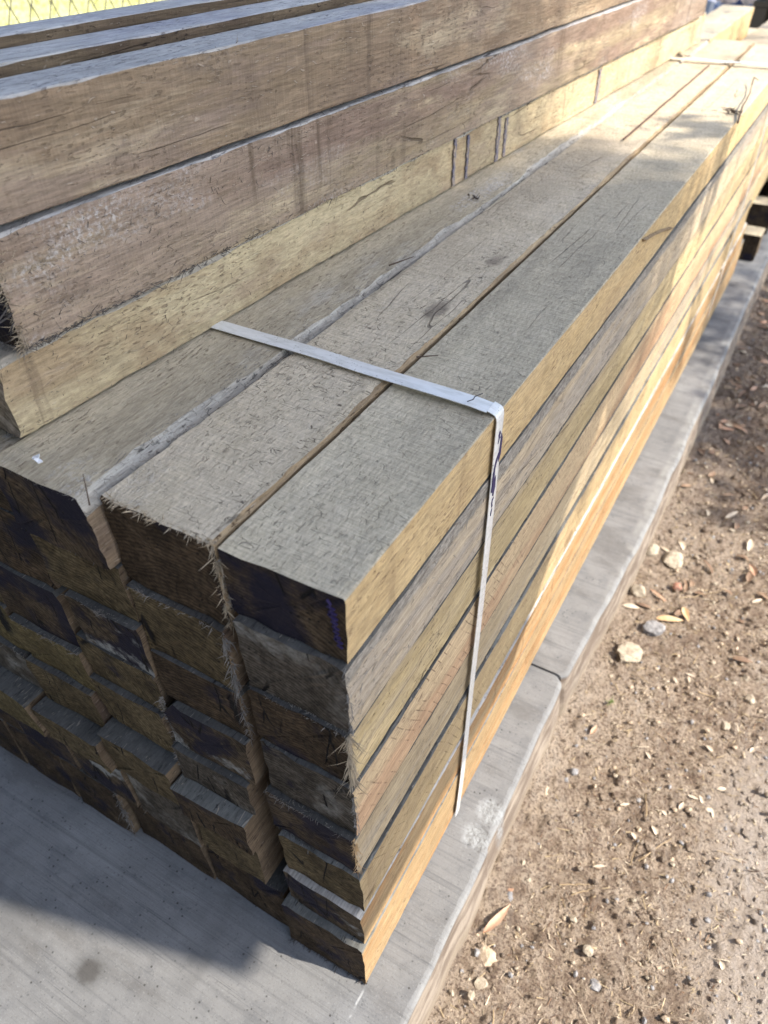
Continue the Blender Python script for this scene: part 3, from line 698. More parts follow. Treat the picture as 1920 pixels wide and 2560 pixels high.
GZ = GZ+.012*np.exp(-np.clip(GX-.07, 0, 9)/.02)*(GX > .05)*np.clip(.5+vnoise(GX+50, GY+50, .09, np.random.default_rng(77)), 0, 1)
nx_, ny_ = GX.shape
V = np.stack([GX.ravel(), GY.ravel(), GZ.ravel()], 1)
I = np.arange(nx_*ny_).reshape(nx_, ny_)
F = np.stack([I[:-1, :-1].ravel(), I[1:, :-1].ravel(), I[1:, 1:].ravel(), I[:-1, 1:].ravel()], 1)
t = NT('dry_dirt')
a = t.noise((5, 5, 5), 4); b = t.noise((42, 42, 42), 6, .7); g = t.noise((260, 260, 260), 5, .7); f = t.noise((900, 900, 900), 3, .7)
c = t.mix(t.ramp(b, .38, .60), (.33, .25, .18), (.66, .56, .43))
c = t.mix(t.ramp(a, .42, .62, 0, .7), c, (.74, .65, .52))
c = t.mix(t.ramp(g, .50, .60, 0, .9), c, (.16, .11, .08))
c = t.mix(t.ramp(g, .28, .42, .75, 0), c, (.80, .72, .60))
c = t.mix(t.ramp(f, .58, .7, 0, .6), c, (.13, .095, .07))
x, y, z = t.sep()
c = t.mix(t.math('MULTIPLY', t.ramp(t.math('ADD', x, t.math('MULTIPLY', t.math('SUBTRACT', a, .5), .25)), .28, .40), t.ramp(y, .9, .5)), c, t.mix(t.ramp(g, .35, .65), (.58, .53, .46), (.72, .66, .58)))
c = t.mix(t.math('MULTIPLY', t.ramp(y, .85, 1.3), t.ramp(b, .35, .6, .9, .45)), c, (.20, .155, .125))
h = t.math('ADD', t.math('MULTIPLY', g, 2.6), f); h = t.math('ADD', h, t.math('MULTIPLY', b, 2.5))
c = t.mix(.14, t.mix(1., c, (1.0, .955, .965), 'MULTIPLY'), (.70, .63, .56))
M['dirt'] = t.done(c, .95, h, .008, 1., .1)
tag(mk('ground', V, [tuple(q) for q in F.tolist()], M['dirt'], smooth=True), kind='structure')

# stones
def stone_mesh(r, seed, flat=.7, sub=2, jag=.25):
    import bmesh
    rng = np.random.default_rng(seed); bm = bmesh.new(); bmesh.ops.create_icosphere(bm, subdivisions=sub, radius=1)
    V = np.array([v.co[:] for v in bm.verts]); F = [tuple(v.index for v in f.verts) for f in bm.faces]; bm.free()
    D = rng.normal(size=(9, 3)); D /= np.linalg.norm(D, axis=1)[:, None]
    R = np.ones(len(V))
    for d in D:
        k = V@d; lim = rng.uniform(.55, .9); R = np.minimum(R, np.where(k > .05, lim/np.maximum(k, .05), 9))
    R *= 1+jag*.25*rng.uniform(-1, 1, len(V))
    V = V*R[:, None]*np.array([1, rng.uniform(.7, 1), flat*rng.uniform(.75, 1.1)])*r
    a = rng.uniform(0, 6.28); c_, s_ = math.cos(a), math.sin(a); V[:, :2] = V[:, :2]@np.array([[c_, -s_], [s_, c_]])
    return V, F
def stone_mat(name, c1, c2):
    t = NT(name); n_ = t.noise((150, 150, 150), 5, .7); k = t.noise((600, 600, 600), 3)
    c = t.mix(t.ramp(n_, .35, .65), c1, c2); c = t.mix(t.ramp(k, .58, .7, 0, .5), c, tuple(q*.35 for q in c1))
    return t.done(c, .9, t.math('ADD', n_, k), .0015, .7, .2)
SM = [stone_mat('pale_stone', (.32, .275, .215), (.50, .44, .35)), stone_mat('grey_stone', (.20, .20, .21), (.36, .36, .37)), stone_mat('tan_stone', (.42, .33, .24), (.56, .47, .36)), stone_mat('dark_stone', (.07, .065, .06), (.15, .14, .13)), stone_mat('brick_chip', (.42, .22, .16), (.50, .30, .23))]
def gz(x, y): return float(ground_z(np.array([x]), np.array([y]))[0])
def put_stone(x, y, r, m, lab, cat='stone', grp=None, flat=.7, sink=.60, seed=None, sub=2):
    seed = seed if seed is not None else int(x*7919+y*104729) % 99991
    V, F = stone_mesh(r, seed, flat, sub)
    o = mk('stone', V, F, SM[m], loc=(x, y, gz(x, y)+r*flat*(1-sink)*.8)); return tag(o, lab, cat, grp)
rs = random.Random(21)
BIG = [(.120, .660, .030, 0, 'large cream lump of mortar beside the concrete edge near the joint', .45), (.098, .815, .017, 0, 'rough pale lump close to the concrete edge behind the joint', .8),
       (.092, .935, .020, 0, 'cream stone leaning on the concrete edge above the reddish chip', .6), (.133, .930, .030, 0, 'jagged pale rock with a dark hollow under it', .6),
       (.158, .860, .012, 4, 'reddish brick chip in the dirt', .7), (.147, .735, .026, 1, 'jagged blue-grey rock with a pale crest', .75), (.302, .716, .0085, 0, 'round white pebble casting a sharp shadow near the right edge', .95),
       (.316, .676, .013, 0, 'pale oval stone at the right edge of the dirt', .7), (.290, .600, .010, 0, 'small white slab of stone in rusty litter', .5), (.112, .416, .0085, 1, 'dark grey cylinder-like pebble near the concrete', .9),
       (.100, .130, .020, 2, 'flat pinkish-grey stone tucked against the concrete foot', .35), (.098, .205, .012, 1, 'flat grey stone above the long leaf', .4), (.105, .095, .012, 0, 'pale lump of dirt below the flat pinkish stone', .6),
       (.205, .190, .009, 0, 'knobbly bone-coloured pebble in the lower dirt', .8), (.225, .160, .011, 1, 'angular grey flake of stone low in the dirt', .5), (.330, .120, .010, 3, 'dark pebble at the lower right', .7)]
for (x, y, r, m, lab, fl) in BIG: put_stone(x, y, r*.82, m, lab, flat=fl, sub=3)
for k in range(260):
    y = rs.uniform(0, 1) ** 1.15*1.35+.0; x = rs.uniform(.085, .17+.55*max(.12, (.9-.5*y)))
    r = min(.0065, .0020*math.exp(abs(rs.gauss(0, .5)))); m = rs.choice((0, 0, 0, 1, 1, 2, 2, 3))
    nm = ('pale', 'grey', 'tan', 'dark')[m]
    put_stone(x, y, r, m, 'small %s pebble lying loose on the dry dirt' % nm, 'pebble', '%s pebbles scattered on the dirt' % nm, .8, .1, seed=k+500, sub=1)
# fine gravel and crumbs: nobody could count them
def crumbs(name, N, rmin, rmax, mats, seed, xr, yr, clods=3600):
    rng = np.random.default_rng(seed); base = [stone_mesh(1, s+seed*3, .8, 0, .5) for s in range(8)]
    V = []; F = []; mi = []; off = 0
    Yv = yr[0]+(yr[1]-yr[0])*rng.random(N)**1.35; Xv = xr[0]+(xr[1]-xr[0])*rng.random(N)*np.clip(1.1-.35*Yv, .3, 1)
    Z = ground_z(Xv, Yv); R = rmin*np.exp(rng.random(N)**3*math.log(rmax/rmin)); R[:clods] = .0028*np.exp(rng.random(clods)**2*math.log(4.2))*np.clip(.75+.5*vnoise(Xv[:clods]*1+50, Yv[:clods]+50, .12, np.random.default_rng(4)), .4, 1.3)
    for i in range(N):
        v, f = base[i % 8]; a = rng.uniform(0, 6.28); c_, s_ = math.cos(a), math.sin(a)
        w = v*R[i]; w = np.stack([w[:, 0]*c_-w[:, 1]*s_, w[:, 0]*s_+w[:, 1]*c_, w[:, 2]], 1)*(1, 1, .8 if i < clods else 1)+(Xv[i], Yv[i], Z[i]+R[i]*(.05 if i < clods else .3))
        V.append(w); F += [tuple(q+off for q in t_) for t_ in f]; mi += [(len(mats)-1 if rng.random() < .75 else 3) if i < clods else int(rng.integers(len(mats)))]*len(f); off += len(v)
    o = mk(name, np.concatenate(V), F, mats, mi); return o
tag(crumbs('gravel', 17000, .0007, .0056, [SM[0], SM[1], SM[2], M['dirt'], M['dirt'], M['dirt']], 31, (.075, .62), (-.1, 2.4)), 'fine crumbs and gravel strewn over the dry dirt beside the slab', 'gravel', None, 'stuff')
# leaf litter: dry straw, needles and bark shreds
LM = [NT('straw_bit').done((.50, .40, .25), .8), NT('bark_bit').done((.17, .105, .065), .9), NT('pale_bit').done((.58, .50, .38), .8)]
V = []; F = []; mi = []; rng = np.random.default_rng(5)
N = 7000; Yv = -.1+2.4*rng.random(N)**1.3; Xv = .078+.52*rng.random(N)*np.clip(1.0-.4*Yv, .25, 1); Zv = ground_z(Xv, Yv)
for i in range(N):
    a = rng.uniform(0, 6.28); n0 = len(F)
    fibres(V, F, [(Xv[i], Yv[i], Zv[i]+.0015)], [(math.cos(a), math.sin(a), rng.uniform(-.05, .15))], .011 if i % 5 else .02, .00042, .2, rng)
    mi += [i % 3]*(len(F)-n0)
tag(mk('leaf_litter', V, F, LM, mi), 'dry straw and bark shreds mixed into the dirt', 'litter', None, 'stuff')

def leaf_mat(name, c1, c2):
    t = NT(name); n_ = t.noise((60, 60, 60), 4); return t.done(t.mix(t.ramp(n_, .35, .65), c1, c2), .65, t.noise((400, 90, 400), 3), .0008, .6)
LFM = [leaf_mat('dry_leaf_pink', (.42, .25, .17), (.50, .35, .25)), leaf_mat('dry_leaf_orange', (.48, .31, .16), (.56, .42, .26)), leaf_mat('dry_leaf_brown', (.17, .11, .075), (.27, .19, .13)), leaf_mat('dry_leaf_pale', (.50, .42, .33), (.60, .53, .42))]
def leaf(x, y, L, W, ang, m, lab, z=None, curl=.25, cat='leaf', grp=None, seed=0, roll=0.):
    rg = random.Random(seed); V = []; F = []; n_ = 14
    for i in range(n_+1):
        f_ = i/n_; w = W/2*math.sin(math.pi*min(1, f_*1.03)**.8)**.9+.0003; zc = curl*L*(.25-(f_-.5)**2)*.8
        side = curl*W*.8*(f_-.5)**2*4
        for q in (-1, -.45, 0, .45, 1): V.append(((f_-.5)*L, q*w+side+rg.uniform(-.0003, .0003), zc+abs(q)*w*.45+rg.uniform(-.0003, .0003)))
    b_ = len(V); V += [(a_, c_, d_-.0005) for a_, c_, d_ in V]
    for i in range(n_):
        for q in range(4):
            a_ = i*5+q; F.append((a_, a_+5, a_+6, a_+1)); F.append((b_+a_, b_+a_+1, b_+a_+6, b_+a_+5))
    o = mk('dry_leaf', V, F, LFM[m], smooth=True, loc=(x, y, gz(x, y)+.003 if z is None else z))
    o.rotation_euler = (roll, 0, ang); return tag(o, lab, cat, grp)
leaf(.096, .171, .052, .0095, 1.25, 0, 'long pinkish-brown dry leaf standing beside the concrete foot', curl=.35, seed=1)
leaf(.165, .775, .050, .013, .4, 1, 'curled orange dry leaf by the jagged blue-grey rock', seed=2)
leaf(.185, .800, .036, .012, -1.1, 1, 'small orange dry leaf crossing the curled one', seed=3)
leaf(.135, .825, .050, .005, -.5, 0, 'thin pinkish dry leaf behind the mortar lumps', seed=4)
leaf(.117, .497, .020, .0065, 1.4, 0, 'short reddish dry leaf below the slab joint', seed=5)
leaf(.098, .770, .030, .011, .3, 3, 'pale dry leaf against the concrete edge', seed=6)
leaf(.095, .215, .012, .009, .8, 0, 'small pink leaf scrap by the flat grey stone', seed=7)
for k in range(150):
    y = rs.uniform(.72, 2.3); x = rs.uniform(.10, .16+.26*max(.2, (1.8-.6*y))); m = rs.choice((2, 2, 2, 3, 0))
    leaf(x, y, rs.uniform(.014, .045), rs.uniform(.005, .012), rs.uniform(0, 3.1), m, '%s dry leaf among the litter in the shaded dirt' % ('pinkish', 'orange', 'dark brown', 'pale')[m], seed=20+k, grp='%s leaves in the shaded dirt' % ('pinkish', 'orange', 'dark brown', 'pale')[m], curl=rs.uniform(.1, .4), roll=rs.uniform(-.5, .5))
for k in range(26):
    y = rs.uniform(.02, .85); x = rs.uniform(.10, .16+.3*(1-.4*y))
    leaf(x, y, rs.uniform(.008, .02), rs.uniform(.003, .006), rs.uniform(0, 3.1), 3, 'tiny pale leaf scrap on the sunlit dirt', seed=120+k, grp='tiny leaf scraps on the sunlit dirt', curl=.2)
def twig(pts, r, lab, mat, grp=None, z=None):
    V = []; F = []; n_ = 6
    P = [Vector(p) for p in pts]
    for i, p in enumerate(P):
        d = (P[min(i+1, len(P)-1)]-P[max(i-1, 0)]).normalized(); s = d.cross(Vector((0, 0, 1))).normalized(); u_ = s.cross(d); rr_ = r*(1-.55*i/(len(P)-1))
        for a_ in range(n_): V.append(p+(s*math.cos(a_*6.283/n_)+u_*math.sin(a_*6.283/n_))*rr_)
    for i in range(len(P)-1):
        for a_ in range(n_): F.append((i*n_+a_, i*n_+(a_+1) % n_, (i+1)*n_+(a_+1) % n_, (i+1)*n_+a_))
    F.append(tuple(range(n_))[::-1]); F.append(tuple((len(P)-1)*n_+q for q in range(n_)))
    return tag(mk('twig', V, F, mat), lab, 'twig', grp)
TW = NT('twig_wood').done((.38, .29, .18), .8); TWD = NT('dark_twig').done((.085, .06, .045), .85)
def gtw(x, y, L, a, r, lab, mat=TW, grp=None, lift=.002, seed=0):
    rg = random.Random(seed); n_ = 7; P = []
    for i in range(n_):
        f_ = i/(n_-1)-.5; xx = x+math.cos(a)*L*f_+rg.uniform(-1, 1)*L*.02; yy = y+math.sin(a)*L*f_+rg.uniform(-1, 1)*L*.02
        P.append((xx, yy, gz(xx, yy)+lift+r))
    return twig(P, r, lab, mat, grp)
gtw(.245, .355, .060, 1.05, .0009, 'straw-coloured twig with a sharp shadow in the middle of the dirt', lift=.004, seed=1)
gtw(.165, .260, .040, .5, .0008, 'short pale twig left of the middle of the dirt', seed=2)
gtw(.200, .860, .085, .75, .0008, 'long thin twig reaching up right past the reddish chip', lift=.006, seed=3)
gtw(.255, .650, .030, .2, .0010, 'flat pale twig in the sunlit dirt', seed=4)
gtw(.135, .060, .035, 1.9, .0012, 'stubby grey twig near the bottom of the dirt', seed=5)
for k in range(30):
    y = rs.uniform(.0, 1.8); x = rs.uniform(.10, .16+.3*(1-.35*y)); gtw(x, y, rs.uniform(.015, .045), rs.uniform(0, 3.1), rs.uniform(.0004, .0009), 'thin dry twig lying in the dirt litter', rs.choice((TW, TW, TWD)), 'thin twigs lying in the dirt litter', seed=40+k)
# tiny weed
V = []; F = []; rng = np.random.default_rng(8)
fibres(V, F, [(0, 0, 0)]*46, [(rng.normal(), rng.normal(), abs(rng.normal())*.5+.1) for _ in range(46)], .009, .0006, .3, rng)
tag(mk('weed', V, F, NT('weed_green').done((.16, .21, .07), .7), loc=(.125, .555, gz(.125, .555)+.002)), 'tiny green weed sprig growing in the dirt beside the slab', 'weed')

# bits lying on the timbers
def scrap(name, loc, pts, mat, lab, cat):
    V = []; F = []
    for p in pts:
        b_ = len(V)
        for q in p: V.append(q)
        for q in p: V.append((q[0]*.9, q[1]*.9, q[2]-.0012))
        n_ = len(p); F.append(tuple(range(b_, b_+n_))); F.append(tuple(range(b_+2*n_-1, b_+n_-1, -1)))
        F += [(b_+i, b_+n_+i, b_+n_+(i+1) % n_, b_+(i+1) % n_) for i in range(n_)]
    return tag(mk(name, V, F, mat, loc=loc), lab, cat)
scrap('plastic_scrap', (-.243, .003, .6035), [[(-.005, .001, 0), (-.001, .004, .002), (.001, .001, .001), (-.002, -.002, .0015)], [(.001, .001, .001), (.0055, .0005, .0005), (.005, -.003, .001), (.0015, -.003, .003)]], NT('white_scrap').done((.78, .80, .84), .4), 'tiny crumpled white scrap on the greenish timber end', 'scrap')
DK = [leaf_mat('chip_dark', (.07, .055, .045), (.13, .10, .08))]
def chips(loc, lab, n_, sz, seed):
    V = []; F = []; rng = np.random.default_rng(seed)
    fibres(V, F, [(rng.normal()*sz*.5, rng.normal()*sz*.25, .001+abs(rng.normal())*.0015) for _ in range(n_)], [(rng.normal(), rng.normal()*.5, .1*rng.normal()) for _ in range(n_)], sz, .0009, .4, rng)
    return tag(mk('bark_shred', V, F, DK[0], loc=loc), lab, 'bark shred')
chips((-.017, 1.24, .600), 'dark shredded leaf on the corner timber near its sunlit far half', 34, .016, 1)
chips((-.205, .63, .6012), 'small dark star-shaped shred on the greenish timber', 12, .008, 2)
chips((-.090, 1.66, .602), 'dark crumbs gathered at the far strap', 16, .014, 3)
chips((-.205, 1.68, .602), 'dark crumbs at the far strap beside the upper stack', 18, .016, 4)
twig([(-.086+.002*i, .250+.0016*i, .6045) for i in range(8)], .0007, 'dark grey sliver lying by the near strap', TWD)
twig([(.004, 1.175, .600), (-.001, 1.22, .603), (-.006, 1.27, .605), (-.007, 1.31, .606), (-.012, 1.38, .604), (-.020, 1.45, .605)], .0018, 'dark crooked twig lying along the corner timber far edge', TWD)
twig([(-.020, 1.45, .605), (-.024, 1.49, .610), (-.016, 1.50, .604)], .0014, 'forked dark twig tip on the corner timber far edge', TWD)
twig([(-.195, .40, .6045), (-.188, .415, .6055), (-.184, .432, .6045)], .0009, 'curled sliver over the seam of the greenish timber', TWD)
twig([(-.1795, -.012, .601), (-.1805, -.010, .612), (-.182, -.008, .622)], .0006, 'upright thin splinter at the seam end', TWD)
# torn flap on the corner timber's side
o = ST[(0, 0)]
V = []; F = []
for k, (dy, dz) in enumerate(((0, -.002), (.05, -.012), (.11, -.026), (.17, -.042))):
    V += [(.0886, .62+dy, .0565+dz), (.0935, .625+dy, .0545+dz), (.0886, .628+dy, .0500+dz)]
for k in range(3):
    for a_ in range(3): F.append((k*3+a_, k*3+(a_+1) % 3, k*3+3+(a_+1) % 3, k*3+3+a_))
F += [(2, 1, 0), (9, 10, 11)]
mk('torn_flap', V, F, M['wane_honey'], parent=o)

# ------------------------------------------------------------------ far things
def ft(x, y, z, w, h, L, a, sm, tm, lab, grp='sunlit timbers beyond the stack', seed=0):
    o = timber(w, h, L, (x, y, z), ('brown', sm, tm, sm, 'e_brown', 'e_plain'), seed=300+seed, hi=1, rag=.002)
    o.rotation_euler = (0, 0, a); return tag(o, lab, 'timber', grp)
ft(-.292, 1.99, .515, .092, .078, .66, 0, 'honey', 'top_grey', 'bright yellow timber beyond the far end of the stack, left one of two', seed=1)
ft(-.188, 2.00, .470, .090, .070, .86, -.02, 'yellow', 'top_check', 'bright pale timber beyond the far end of the stack, right one of two', seed=2)
ft(-.092, 2.04, .500, .11, .030, .5, .9, 'straw', 'top_check', 'short pale board lying crossways at the top right', seed=3)
for k, (x, z) in enumerate(((-.29, .415), (-.19, .375), (-.10, .375), (-.29, .31), (-.20, .27), (-.10, .27), (-.29, .2), (-.2, .17), (-.1, .17))):
    ft(x, 2.12, z, .09, .09, .8, 0, 'olive', 'top_grey', 'lower timber in the pile beyond the far end of the stack', 'lower timbers of the far pile', seed=10+k)
for k in range(3):
    o = ft(-.32, 2.25+.25*k, 0.003, .36, .09 if k else .075, .08, 0, 'brown', 'top_grey', 'dark bearer under the far pile', 'bearers under the far pile', seed=30+k)
for k in range(2):
    ft(.0+.0*k, 2.60, .004+.11*k, .10, .105, 1.2, 0, 'brown', 'brown', ('lower', 'upper')[k]+' dark timber standing in shade past the stack at the right edge', 'dark timbers at the right edge', seed=40+k)
# dark heap, corrugated offcuts and tarpaulin behind
def heap(name, cx, cy, rx, ry, hz, mat, lab, cat, seed, n_=60):
    rng = np.random.default_rng(seed); u_ = np.linspace(-1, 1, n_); A, B = np.meshgrid(u_, u_, indexing='ij')
    R = np.sqrt(A*A+B*B); Z = hz*np.clip(1-R**2, 0, 1)+.05*vnoise(A*rx+9, B*ry+9, .12, rng)+.10*hz*vnoise(A+9, B+9, .3, rng); Z = np.where(R > .98, -.03, Z)
    V = np.stack([cx+A.ravel()*rx, cy+B.ravel()*ry, Z.ravel()-.02], 1); I = np.arange(n_*n_).reshape(n_, n_)
    F = np.stack([I[:-1, :-1].ravel(), I[1:, :-1].ravel(), I[1:, 1:].ravel(), I[:-1, 1:].ravel()], 1)
    return tag(mk(name, V, [tuple(q) for q in F.tolist()], mat), lab, cat)
t = NT('dark_spoil'); a = t.noise((14, 14, 14), 6, .7); M['spoil'] = t.done(t.mix(t.ramp(a, .35, .65), (.03, .03, .035), (.13, .115, .115)), .9, a, .03, .8)
heap('soil_heap', -1.05, 5.1, 1.0, 1.3, .52, M['spoil'], 'dark purple-grey soil heap behind the timber piles', 'soil heap', 4)
t = NT('blue_tarpaulin'); a = t.noise((9, 9, 9), 4); M['tarp'] = t.done(t.mix(t.ramp(a, .4, .6), (.04, .07, .16), (.10, .15, .28)), .45, a, .02, .6)
rng = np.random.default_rng(3); n_ = 40; A, B = np.meshgrid(np.linspace(0, 1, n_), np.linspace(0, 1, n_), indexing='ij')
Z = .30+.22*B-.18*A+.05*vnoise(A*3+5, B*3+5, .3, rng)+.02*vnoise(A*3+5, B*3+5, .1, rng)
V = np.stack([(-.72+.66*A).ravel(), (3.25+.75*B).ravel(), Z.ravel()], 1); I = np.arange(n_*n_).reshape(n_, n_)
F = [tuple(q) for q in np.stack([I[:-1, :-1].ravel(), I[1:, :-1].ravel(), I[1:, 1:].ravel(), I[:-1, 1:].ravel()], 1).tolist()]
V2 = V-np.array([0, 0, .012]); nb = len(V); F2 = F+[tuple(q+nb for q in f_[::-1]) for f_ in F]
per = list(I[:, 0])+list(I[-1, 1:])+list(I[::-1, -1][1:])+list(I[0, ::-1][1:-1])
F2 += [(int(per[i]), int(per[(i+1) % len(per)]), int(per[(i+1) % len(per)])+nb, int(per[i])+nb) for i in range(len(per))]
tag(mk('tarpaulin', np.concatenate([V, V2]), F2, M['tarp']), 'crumpled dark blue tarpaulin behind the far timbers', 'tarpaulin')
V = []; F = []
for i in range(25):
    xx = -.60+.011*i; zz = .006*math.sin(i*1.57)
    for (yy, z0) in ((2.70, .40), (2.78, .585)): V.append((xx, yy+zz, z0+.0)); V.append((xx, yy+zz+.003, z0))
for i in range(24):
    a_ = i*4; b_ = a_+4; F += [(a_, b_, b_+2, a_+2), (a_+1, a_+3, b_+3, b_+1), (a_+2, b_+2, b_+3, a_+3), (a_, a_+1, b_+1, b_)]
F += [(0, 2, 3, 1), (96, 97, 99, 98)]
tag(mk('ribbed_sheet', V, F, NT('grey_sheet').done((.27, .29, .33), .4)), 'ribbed grey sheet leaning behind the upper stack far end', 'ribbed sheet')
for k in range(3): ft(-.62, 2.80+.11*k, .003, .5, .38-.05*k, .1, 0, 'brown', 'top_blue', 'dark block of timber propping the ribbed sheet', 'dark timber props', seed=60+k)
# pallet-like dark crate at the top right corner
t_ = NT('dark_crate').done((.10, .08, .055), .8); V = []; F = []
root2 = bpy.data.objects.new('pallet', None); COL.objects.link(root2); tag(root2, 'dark wooden pallet stack in the top right corner', 'pallet')
for lv in range(5):
    z0 = .03+.13*lv
    V = []; F = []
    for q in range(5): bar(V, F, (-.30, 3.45+.16*q, z0+.10), (.12, 3.45+.16*q, z0+.10), .09, .018)
    mk('deck_boards', V, F, t_, parent=root2)
    V = []; F = []
    for q in range(3): bar(V, F, (-.27+.18*q, 3.40, z0+.045), (-.27+.18*q, 4.15, z0+.045), .045, .088)
    mk('bearers', V, F, t_, parent=root2)

# ------------------------------------------------------------------ grass field and chain-link fence
t = NT('sunlit_grass'); a = t.noise((5, 5, 5), 5, .7); b = t.noise((30, 30, 30), 4)
c = t.mix(t.ramp(a, .35, .65), (.42, .43, .17), (.60, .58, .31)); c = t.mix(t.ramp(b, .5, .7, 0, .6), c, (.36, .38, .13)); M['grass'] = t.done(c, .9, b, .02, .8, .1)
gx = np.linspace(-70, -4.3, 60); gy = np.linspace(-30, 90, 60); A, B = np.meshgrid(gx, gy, indexing='ij'); Z = -.085+.03*vnoise(A+200, B+200, 3., np.random.default_rng(2))
V = np.stack([A.ravel(), B.ravel(), Z.ravel()], 1); I = np.arange(3600).reshape(60, 60)
tag(mk('grass_field', V, [tuple(q) for q in np.stack([I[:-1, :-1].ravel(), I[1:, :-1].ravel(), I[1:, 1:].ravel(), I[:-1, 1:].ravel()], 1).tolist()], M['grass'], smooth=True), 'bright sunlit grass field', None, None, 'structure')
rng = np.random.default_rng(14); base_V = []; F = []; N = 9000
Px = rng.uniform(-12, -4.35, N); Py = rng.uniform(2, 14, N)
fibres(base_V, F, np.stack([Px, Py, np.full(N, -.07)], 1), np.stack([rng.normal(size=N)*.5, rng.normal(size=N)*.5, np.ones(N)], 1), .07, .006, .4, rng)
tag(mk('grass_tufts', base_V, F, NT('grass_blade').done((.42, .42, .16), .8)), 'sunlit grass tufts in the field beyond the fence', 'grass', None, 'stuff')
fr = bpy.data.objects.new('chain_link_fence', None); COL.objects.link(fr); fr.location = (-1.30, 0, 0)
tag(fr, 'chain-link wire fence between the timber yard and the sunlit grass', 'fence')
FM = NT('galvanised_wire').done((.30, .26, .20), .5); V = []; F = []; s_ = .05; nzf = 24; nyf = 76
for i in range(nyf):
    for j in range(nzf):
        y0 = -.3+s_*i; z0 = .0+s_*j; sg = 1 if j % 2 == 0 else -1
        ya = y0+(0 if sg > 0 else s_/2); yb_ = y0+(s_/2 if sg > 0 else 0)
        bar(V, F, (.0015*sg, ya, z0), (-.0015*sg, yb_, z0+s_), .0017, .0017)
        ya2 = y0+s_-(0 if sg > 0 else s_/2); yb2 = y0+s_-(s_/2 if sg > 0 else 0)
        bar(V, F, (-.0015*sg, ya2, z0), (.0015*sg, yb2, z0+s_), .0017, .0017)
mk('wire_mesh', V, F, FM, parent=fr)
for yy in (-.9, 3.6):
    V = []; F = []; m_ = 12
    for z0 in (-.1, 1.3): V += [(.024*math.cos(k*6.283/m_), yy+.024*math.sin(k*6.283/m_), z0) for k in range(m_)]
    F = [(k, (k+1) % m_, m_+(k+1) % m_, m_+k) for k in range(m_)]+[tuple(range(m_, 2*m_))]
    mk('post', V, F, FM, parent=fr)
path_mesh('top_rail', [[(0, -.9, 1.25), (0, 3.6, 1.25)]], .03, .03, FM, parent=fr)

# ------------------------------------------------------------------ the shade: added sheet and building plus a gum tree, all out of view
AZ = math.radians(8.5); EL = math.radians(45)
SX, SY, SZ = math.cos(EL)*math.cos(AZ), math.cos(EL)*math.sin(AZ), math.sin(EL)
def proj_up(x, y, z, zr): k = (zr-z)/SZ; return (x+SX*k, y+SY*k)
ZR = 2.05
A1 = proj_up(-.111, -.059, 0, ZR); A2 = proj_up(-.402, -.137, 0, ZR)
sl = (A1[1]-A2[1])/(A1[0]-A2[0])
B1 = proj_up(.0, .84, .6, ZR); B2 = proj_up(-.218, .66, .6, ZR); B3 = proj_up(-.24, .54, .7, ZR)
xl = .10
poly = [A1, (A1[0], proj_up(0, .40, .35, ZR)[1]), (B1[0]+.12, B1[1]-.10), B1, B2, B3, (xl, B3[1]-.25), (xl, A1[1]+(xl-A1[0])*sl)]
V = [(x_, y_, ZR) for x_, y_ in poly]+[(x_, y_, ZR+.02) for x_, y_ in poly]; n_ = len(poly)
F = [tuple(range(n_))[::-1], tuple(range(n_, 2*n_))]+[(i, (i+1) % n_, n_+(i+1) % n_, n_+i) for i in range(n_)]
rr0 = bpy.data.objects.new('sun_blocker', None); COL.objects.link(rr0); tag(rr0, 'unseen grey sheet added to shade the near half of the stack', 'blocker_roof')  # unseen sheet added above the view, outlined to cast the near shade
mk('sun_blocker_sheet', V, F, NT('sun_blocker_grey').done((.45, .45, .45), .6), parent=rr0)
V = []; F = []; bar(V, F, (xl, -2.6, ZR+.05), (xl, 7.2, ZR+.05), .05, .06); bar(V, F, (1.2, -2.6, ZR+.05), (1.2, B3[1]-.3, ZR+.05), .05, .06); mk('beam', V, F, NT('beam_paint').done((.3, .3, .3)), parent=rr0)
for (px, py) in ((xl, -2.5), (xl, 7.1), (1.2, -2.5)):
    V = []; F = []; bar(V, F, (px, py, -.1), (px, py, ZR), .05, .05); mk('post', V, F, NT('post_paint').done((.3, .3, .3)), parent=rr0)
sh = bpy.data.objects.new('sky_blocker', None); COL.objects.link(sh); sh.location = (-1.6, -1.9, 0); tag(sh, 'unseen dark green building added behind the camera to block sky light', 'sky_blocker')  # unseen building added to keep sky light off end faces and slab
V = []; F = []; n_ = 120
for i in range(n_+1):
    xx = -3+6*i/n_; yy = .012*math.sin(i*1.57)
    V += [(xx, yy, -.1), (xx, yy, 3.0), (xx, yy-.01, -.1), (xx, yy-.01, 3.0)]
for i in range(n_):
    a_ = 4*i; b_ = a_+4; F += [(a_, b_, b_+1, a_+1), (a_+2, a_+3, b_+3, b_+2), (a_+1, b_+1, b_+3, a_+3)]
mk('sky_blocker_wall', V, F, NT('dark_green_sheet').done((.05, .06, .05), .6), parent=sh)
V = []; F = []; bar(V, F, (-3.1, -.6, 3.05), (3.1, -.6, 3.05), 1.5, .06); mk('blocker_roof', V, F, NT('sky_blocker_dark').done((.1, .1, .1), .6), parent=sh)
